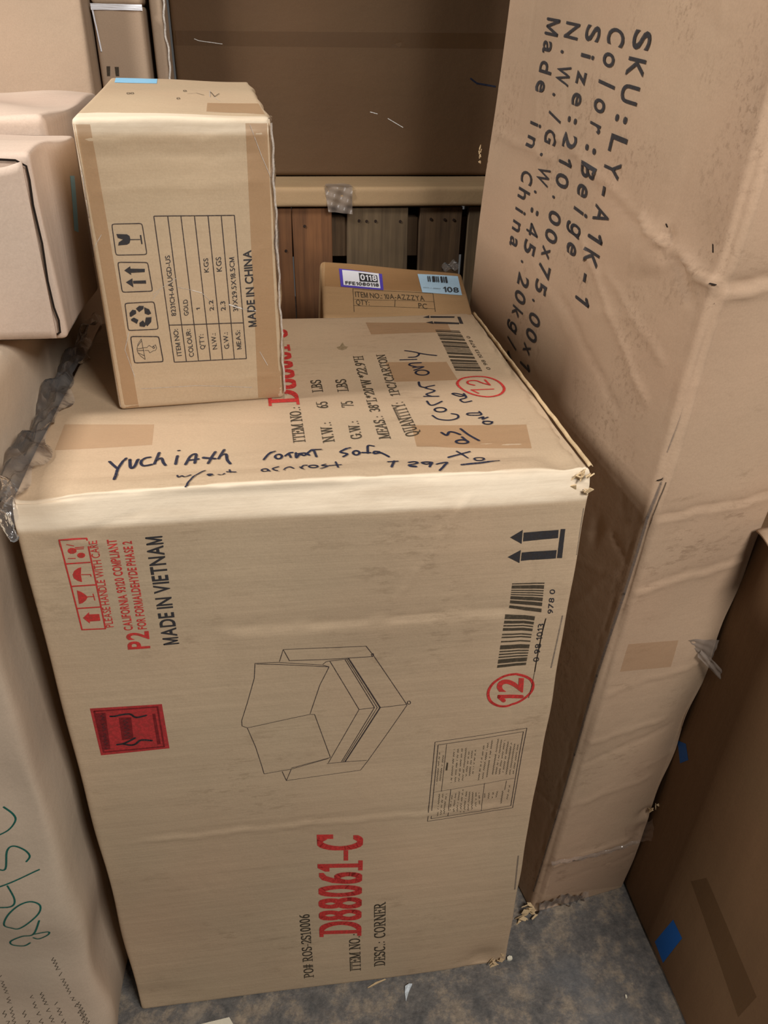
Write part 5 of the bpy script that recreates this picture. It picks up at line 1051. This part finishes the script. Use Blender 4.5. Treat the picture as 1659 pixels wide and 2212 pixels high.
# worn pale strip along right top edge, torn corners
def torn(name,parent,c,rx,ry,rz,seed,n=7,mat=m_torn,label=None):
    r=random.Random(seed); bm=bmesh.new()
    for i in range(n):
        a=Vector((c[0]+jit(r,rx),c[1]+jit(r,ry),c[2]+jit(r,rz))); d=Vector((jit(r,rx),jit(r,ry),jit(r,rz)))*.7; e=Vector((jit(r,rx),jit(r,ry),jit(r,rz)))*.7
        v=[bm.verts.new(a-parent.location),bm.verts.new(a+d-parent.location),bm.verts.new(a+d*.8+e-parent.location),bm.verts.new(a+e*.8-parent.location)]
        bm.faces.new(v)
    me=bpy.data.meshes.new(name); bm.to_mesh(me); bm.free(); me.materials.append(mat)
    o=bpy.data.objects.new(name,me); COL.objects.link(o); o.parent=parent
    s=o.modifiers.new('s','SOLIDIFY'); s.thickness=.0015
    if label:o['label']=label
    return o
torn('torn_corner',ROOTS['main'],(.603,.004,.951),.010,.008,.010,3,12)
torn('torn_corner',ROOTS['main'],(.592,.002,.016),.012,.006,.014,4,12)
torn('torn_corner',ROOTS['sku'],(.676,.078,.010),.018,.010,.010,7,16)
torn('torn_corner',ROOTS['sku'],(.880,.104,.235),.008,.006,.012,8,7)
torn('torn_edge',ROOTS['sku'],(.628,.665,1.20),.002,.003,.012,10,8)
# rim of the sofa carton's open lid along its right edge: pale paper edge with dark flutes
def rim(s,t):
    y=.012+.555*s; return (.6120+.005*t,y,.9655+.0025*math.sin(t*math.pi)+.0003*math.sin(s*90)+.0004*math.sin(s*37))
e_=sheet('lid_edge',rim,80,4,m_torn,ROOTS['main'],.001)
e_['label']='frayed pale cardboard edge'
# end flap of the pinkish carton, standing a little proud with a dark crevice around it
def flapf(s,t):
    x=-.34+.367*s; z=1.066+.185*t
    cr=.004*math.sin(s*31+1)*t*t
    return (x-.006*(1-t)*0,.203-.0035+.001*math.sin(s*12),z+cr)
f_=sheet('end_flap',flapf,60,20,m_west,ROOTS['west'],.0035)
def crev(pts,w):  # dark ribbon drawn for the shade in the gap around the flap
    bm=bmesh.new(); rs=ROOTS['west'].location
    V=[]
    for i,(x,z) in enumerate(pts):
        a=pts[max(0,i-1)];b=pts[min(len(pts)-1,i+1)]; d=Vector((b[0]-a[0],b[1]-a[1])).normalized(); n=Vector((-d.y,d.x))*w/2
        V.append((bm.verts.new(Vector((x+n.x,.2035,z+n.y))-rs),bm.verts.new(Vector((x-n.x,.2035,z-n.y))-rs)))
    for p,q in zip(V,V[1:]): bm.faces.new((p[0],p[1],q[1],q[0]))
    me=bpy.data.meshes.new('c'); bm.to_mesh(me); bm.free(); me.materials.append(M['dark']); o=bpy.data.objects.new('flap_crevice_shade',me); COL.objects.link(o); o.parent=ROOTS['west']
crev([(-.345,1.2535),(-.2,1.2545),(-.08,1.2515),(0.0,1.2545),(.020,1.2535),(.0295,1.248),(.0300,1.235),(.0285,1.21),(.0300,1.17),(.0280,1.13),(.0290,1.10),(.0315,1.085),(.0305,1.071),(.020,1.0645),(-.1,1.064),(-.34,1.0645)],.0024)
# raised top flap corner of the dark brown carton
def bflap(s,t):
    return (.893+.17*s,.080-.10*t+.004*math.sin(s*14),.8055+.013*(1-t)+.002*math.sin(t*9+s*7))
b_=sheet('top_flap',bflap,16,12,m_sku,ROOTS['brown'],.003); b_['label']='pale raised flap of the carton top'
# wrap over the edge of the small upright carton
def wr2(s,t):
    th=s*.326; O=Vector(BOX['gold'][0]); X=Vector(BOX['gold'][1]); Y=Vector(BOX['gold'][2])
    o=.004*math.sin(s*41)+.003*math.sin(s*17+2)
    return O+X*(.2035+.004*math.sin(t*3.14)+.0025*math.sin(s*29+t*6))+Y*(-.003+.05*t)+Vector((0,0,th+o*t))
g_=sheet('clear_tape',wr2,70,8,M['wrap'],ROOTS['gold'])
def wr4(s,t):
    O=Vector(BOX['gold'][0]); X=Vector(BOX['gold'][1]); Y=Vector(BOX['gold'][2])
    return O+X*(.2040+.0007*math.sin(s*29)+.0004*math.sin(s*83)+.0025*t)+Y*(-.0035+.003*t)+Vector((0,0,.01+s*.312))
sheet('tape_edge',wr4,90,2,M['edgefilm'],ROOTS['gold'])
def ctape(parent,pts,mat,name='clear_tape',thick=0,n=12,amp=.002,seed=0):
    a,b,c,d=[Vector(p) for p in pts]; r=random.Random(seed); p1,p2=r.uniform(0,6),r.uniform(0,6); nrm=(b-a).cross(d-a).normalized()
    return sheet(name,lambda s,t:a*(1-s)*(1-t)+b*s*(1-t)+c*s*t+d*(1-s)*t+nrm*(amp*math.sin(s*11+t*5+p1)+amp*.6*math.sin(t*17-s*6+p2)),n,n,mat,parent,thick)
def sk(u,v,off=.002):   # point on the leaning carton's front
    O,X,Y,Z=[Vector(q) for q in BOX['sku'][:4]]; return O+X*u+Z*v+Vector((.16,-.987,0))*off
# tape tongue sticking out near the dark brown carton
ctape(ROOTS['sku'],[sk(.128,.634),sk(.182,.622,.004),sk(.184,.578,.004),sk(.150,.605)],M['greyfilm'],'loose_tape',amp=.001)
ctape(ROOTS['sku'],[sk(.150,.600,.006),sk(.156,.612,.006),sk(.196,.570,.030),sk(.190,.560,.030)],M['greyfilm'],'loose_tape',amp=.002,n=8)
# glossy fold of clear tape near its foot
def fold(s,t):
    p=sk(.002+.175*s,.156-.012*math.sin(s*2.5)+.010*t,.004+.004*math.sin(t*3.14)+.001*math.sin(s*40)); return p
sheet('clear_tape',fold,60,6,M['wrap'],ROOTS['sku'])
ctape(ROOTS['sku'],[sk(.14,.20,.004),sk(.186,.215,.006),sk(.20,.165,.022),sk(.15,.17,.004)],M['clear'],'clear_tape',amp=.002,seed=3)
def foot(s,t):
    return sk(.006+.10*s,.010+.030*t+.006*math.sin(s*5),.0045+.003*math.sin(t*5+s*12)+.002*math.sin(s*40))
sheet('clear_tape',foot,50,14,M['wrap'],ROOTS['sku'])
# grey tape hanging over the flat carton's edge
ctape(ROOTS['slab'],[(.395,.9975,1.098),(.452,.9975,1.098),(.452,.9955,1.045),(.402,.9955,1.050)],M['greyfilm'],'grey_tape',n=14,amp=.0025,seed=2)
ctape(ROOTS['slab'],[(.395,.9975,1.0985),(.452,.9975,1.0985),(.448,1.03,1.0990),(.400,1.03,1.0990)],M['greyfilm'],'grey_tape',n=8,amp=.0006,seed=4)
ctape(ROOTS['b9'],[(-.014,.998,1.404),(.075,.998,1.404),(.075,.997,1.395),(-.014,.997,1.394)],M['white'],'white_tape',n=12,amp=.0008)
ctape(ROOTS['b9'],[(-.0138,.998,1.404),(-.0108,.998,1.404),(-.0050,.998,1.33),(-.0075,.998,1.33)],M['white'],'white_tape',n=8,amp=.0006)
def edgefilm(s,t): return (.1075+.0035*t+.0015*math.sin(s*37)+.001*math.sin(s*90),1.028-.001*t,1.05+.50*s)
sheet('clear_tape',edgefilm,80,3,M['edgefilm'],ROOTS['b10'])
# loose wrap on the back of the small stickered carton
ctape(ROOTS['back5'],[(.588,.728,.998),(.620,.724,.998),(.622,.735,1.012),(.592,.740,1.004)],M['wrap'],'clear_tape',amp=.004,seed=7)
# purple and pale stickers are built with the prints

# ---------------------------------------------------------------- upright pallet
def wood(name,base,seed):
    m,nt,b=newmat(name); tc=nt.nodes.new('ShaderNodeTexCoord'); v=tc.outputs['Object']
    g=noise(nt,v,1,6,.65,scl=(55,30,2.2),loc=(seed,seed*2,0)); s=noise(nt,v,6,3,.6,loc=(seed*3,0,1))
    c=mixc(nt,1,base,ramp(nt,g,(.3,(.45,.42,.4)),(.6,(1.1,1.1,1.1))),'MULTIPLY'); c=mixc(nt,.6,c,ramp(nt,s,(.35,(.5,.5,.5)),(.65,(1.1,1.1,1.1))),'MULTIPLY')
    nt.links.new(c,b.inputs['Base Color']); b.inputs['Roughness'].default_value=.8
    bp=N(nt,'ShaderNodeBump',Strength=.4,Distance=.003); nt.links.new(g,bp.inputs['Height']); nt.links.new(bp.outputs[0],b.inputs['Normal']); return m
wd=[wood('pine_warm',srgb(124,82,48),1),wood('pine_grey',srgb(112,92,66),2),wood('pine_worn',srgb(104,80,54),3)]
pr=bpy.data.objects.new('wooden_pallet',None); COL.objects.link(pr); pr.location=(.5,1.02,0); pr['label']='wooden pallet standing upright behind, its weathered boards seen below the flat carton'; pr['category']='pallet'
def plank(name,x0,x1,y0,y1,z0,z1,mat,seed):
    r=random.Random(seed); bm=bmesh.new(); n=10; rings=[]
    al=(z1-z0)>(x1-x0); c=.0012
    for i in range(n+1):
        t=i/n; a=jit(r,.0012); b_=jit(r,.0012)
        if al: z=z0+(z1-z0)*t; P=[(x0+a+c,y0,z),(x1+b_-c,y0,z),(x1+b_,y0+c,z),(x1+b_,y1,z),(x0+a,y1,z),(x0+a,y0+c,z)]
        else: x=x0+(x1-x0)*t; P=[(x,y0,z0+a+c),(x,y0,z1+b_-c),(x,y0+c,z1+b_),(x,y1,z1+b_),(x,y1,z0+a),(x,y0+c,z0+a)]
        rings.append([bm.verts.new(Vector(p)-pr.location) for p in P])
    for A,B in zip(rings,rings[1:]):
        for k in range(6): bm.faces.new((A[k],A[(k+1)%6],B[(k+1)%6],B[k]))
    bm.faces.new(rings[0][::-1]); bm.faces.new(rings[-1]); bmesh.ops.recalc_face_normals(bm,faces=bm.faces)
    me=bpy.data.meshes.new(name); bm.to_mesh(me); bm.free(); me.materials.append(mat); o=bpy.data.objects.new(name,me); COL.objects.link(o); o.parent=pr; return o
bx=[(.13,.262,0),(.288,.3265,0),(.3285,.4115,0),(.4430,.5735,1),(.5985,.690,2),(.704,.80,1),(.83,.95,0)]
for i,(a,b,k) in enumerate(bx):
    o=plank('board',a,b,1.015,1.033,0,1.054,wd[k],i)
for z0,z1 in ((.005,.10),(.48,.57),(.950,1.031)): plank('stringer',.12,.96,1.0335,1.11,z0,z1,wd[2],int(z0*100)+20)
for i,(a,b) in enumerate(((.14,.27),(.36,.46),(.52,.62),(.72,.82))): plank('back_board',a,b,1.1105,1.127,0,1.054,wd[2],60+i)
nailm=flat('nail_rust',srgb(44,30,22),.6)
k=0
for (x,z) in ((.353,1.018),(.468,1.028),(.484,1.027),(.503,1.027),(.556,1.026),(.622,1.03),(.652,1.029),(.672,1.028),(.312,.968)):
    bm=bmesh.new(); bmesh.ops.create_cone(bm,cap_ends=True,segments=10,radius1=.0032,radius2=.0028,depth=.003,matrix=Matrix.Translation(Vector((x,1.0145,z))-pr.location)@Matrix.Rotation(math.pi/2,4,'X'))
    me=bpy.data.meshes.new('nail'); bm.to_mesh(me); bm.free(); me.materials.append(nailm); o=bpy.data.objects.new('nail',me); COL.objects.link(o); o.parent=pr
# ---------------------------------------------------------------- litter on the floor
def litter(name,label,pts,mat,h,cat):
    c=Vector(pts[0])*0
    for p in pts: c+=Vector(p)/len(pts)
    bm=bmesh.new(); lo=[bm.verts.new((p[0]-c.x,p[1]-c.y,.0006)) for p in pts]; hi=[bm.verts.new((p[0]-c.x,p[1]-c.y,.0006+(p[2] if len(p)>2 and p[2] else h))) for p in pts]
    bm.faces.new(hi); bm.faces.new(lo[::-1])
    for i in range(len(pts)): j=(i+1)%len(pts); bm.faces.new((lo[i],lo[j],hi[j],hi[i]))
    bmesh.ops.recalc_face_normals(bm,faces=bm.faces)
    me=bpy.data.meshes.new(name); bm.to_mesh(me); bm.free(); me.materials.append(mat); o=bpy.data.objects.new(name,me); COL.objects.link(o); o.location=(c.x,c.y,0); o['label']=label; o['category']=cat; return o
pale=flat('pale_scrap',srgb(196,204,208),.4); paper=flat('paper_scrap',srgb(226,218,196),.7,blot=.05)
litter('paper_scrap','cream paper scrap on the floor at the bottom edge of the photo',[(.085,-.045,0),(.150,-.043,0),(.142,-.029,0),(.118,-.0315,0),(.094,-.034,0)],paper,.001,'paper')
litter('plastic_shard','pale blue-grey pointed plastic shard on the floor in front of the sofa carton',[(.4305,-.042,0),(.438,-.027,0),(.4455,-.0165,.004),(.440,-.0165,.006),(.4330,-.0185,.004),(.431,-.028,0)],pale,.0015,'litter')
litter('wood_splinter','thin tan splinter lying against the bottom edge of the sofa carton',[(.370,-.012,0),(.3725,-.0125,0),(.388,-.007,0),(.403,-.0025,0),(.401,-.0015,0),(.385,-.005,0)],m_torn,.002,'litter')
litter('foam_crumb','white foam crumb at the lower right corner of the sofa carton',[(.6160,.0030,0),(.6200,.0015,0),(.6250,.0030,0),(.6255,.0075,0),(.6210,.0090,0),(.6165,.0070,0)],paper,.004,'litter')
litter('foam_crumb','tiny white crumb alone on the floor near the dark brown carton',[(.7955,-.084,0),(.7980,-.0845,0),(.7990,-.080,0),(.7965,-.079,0)],paper,.003,'litter')
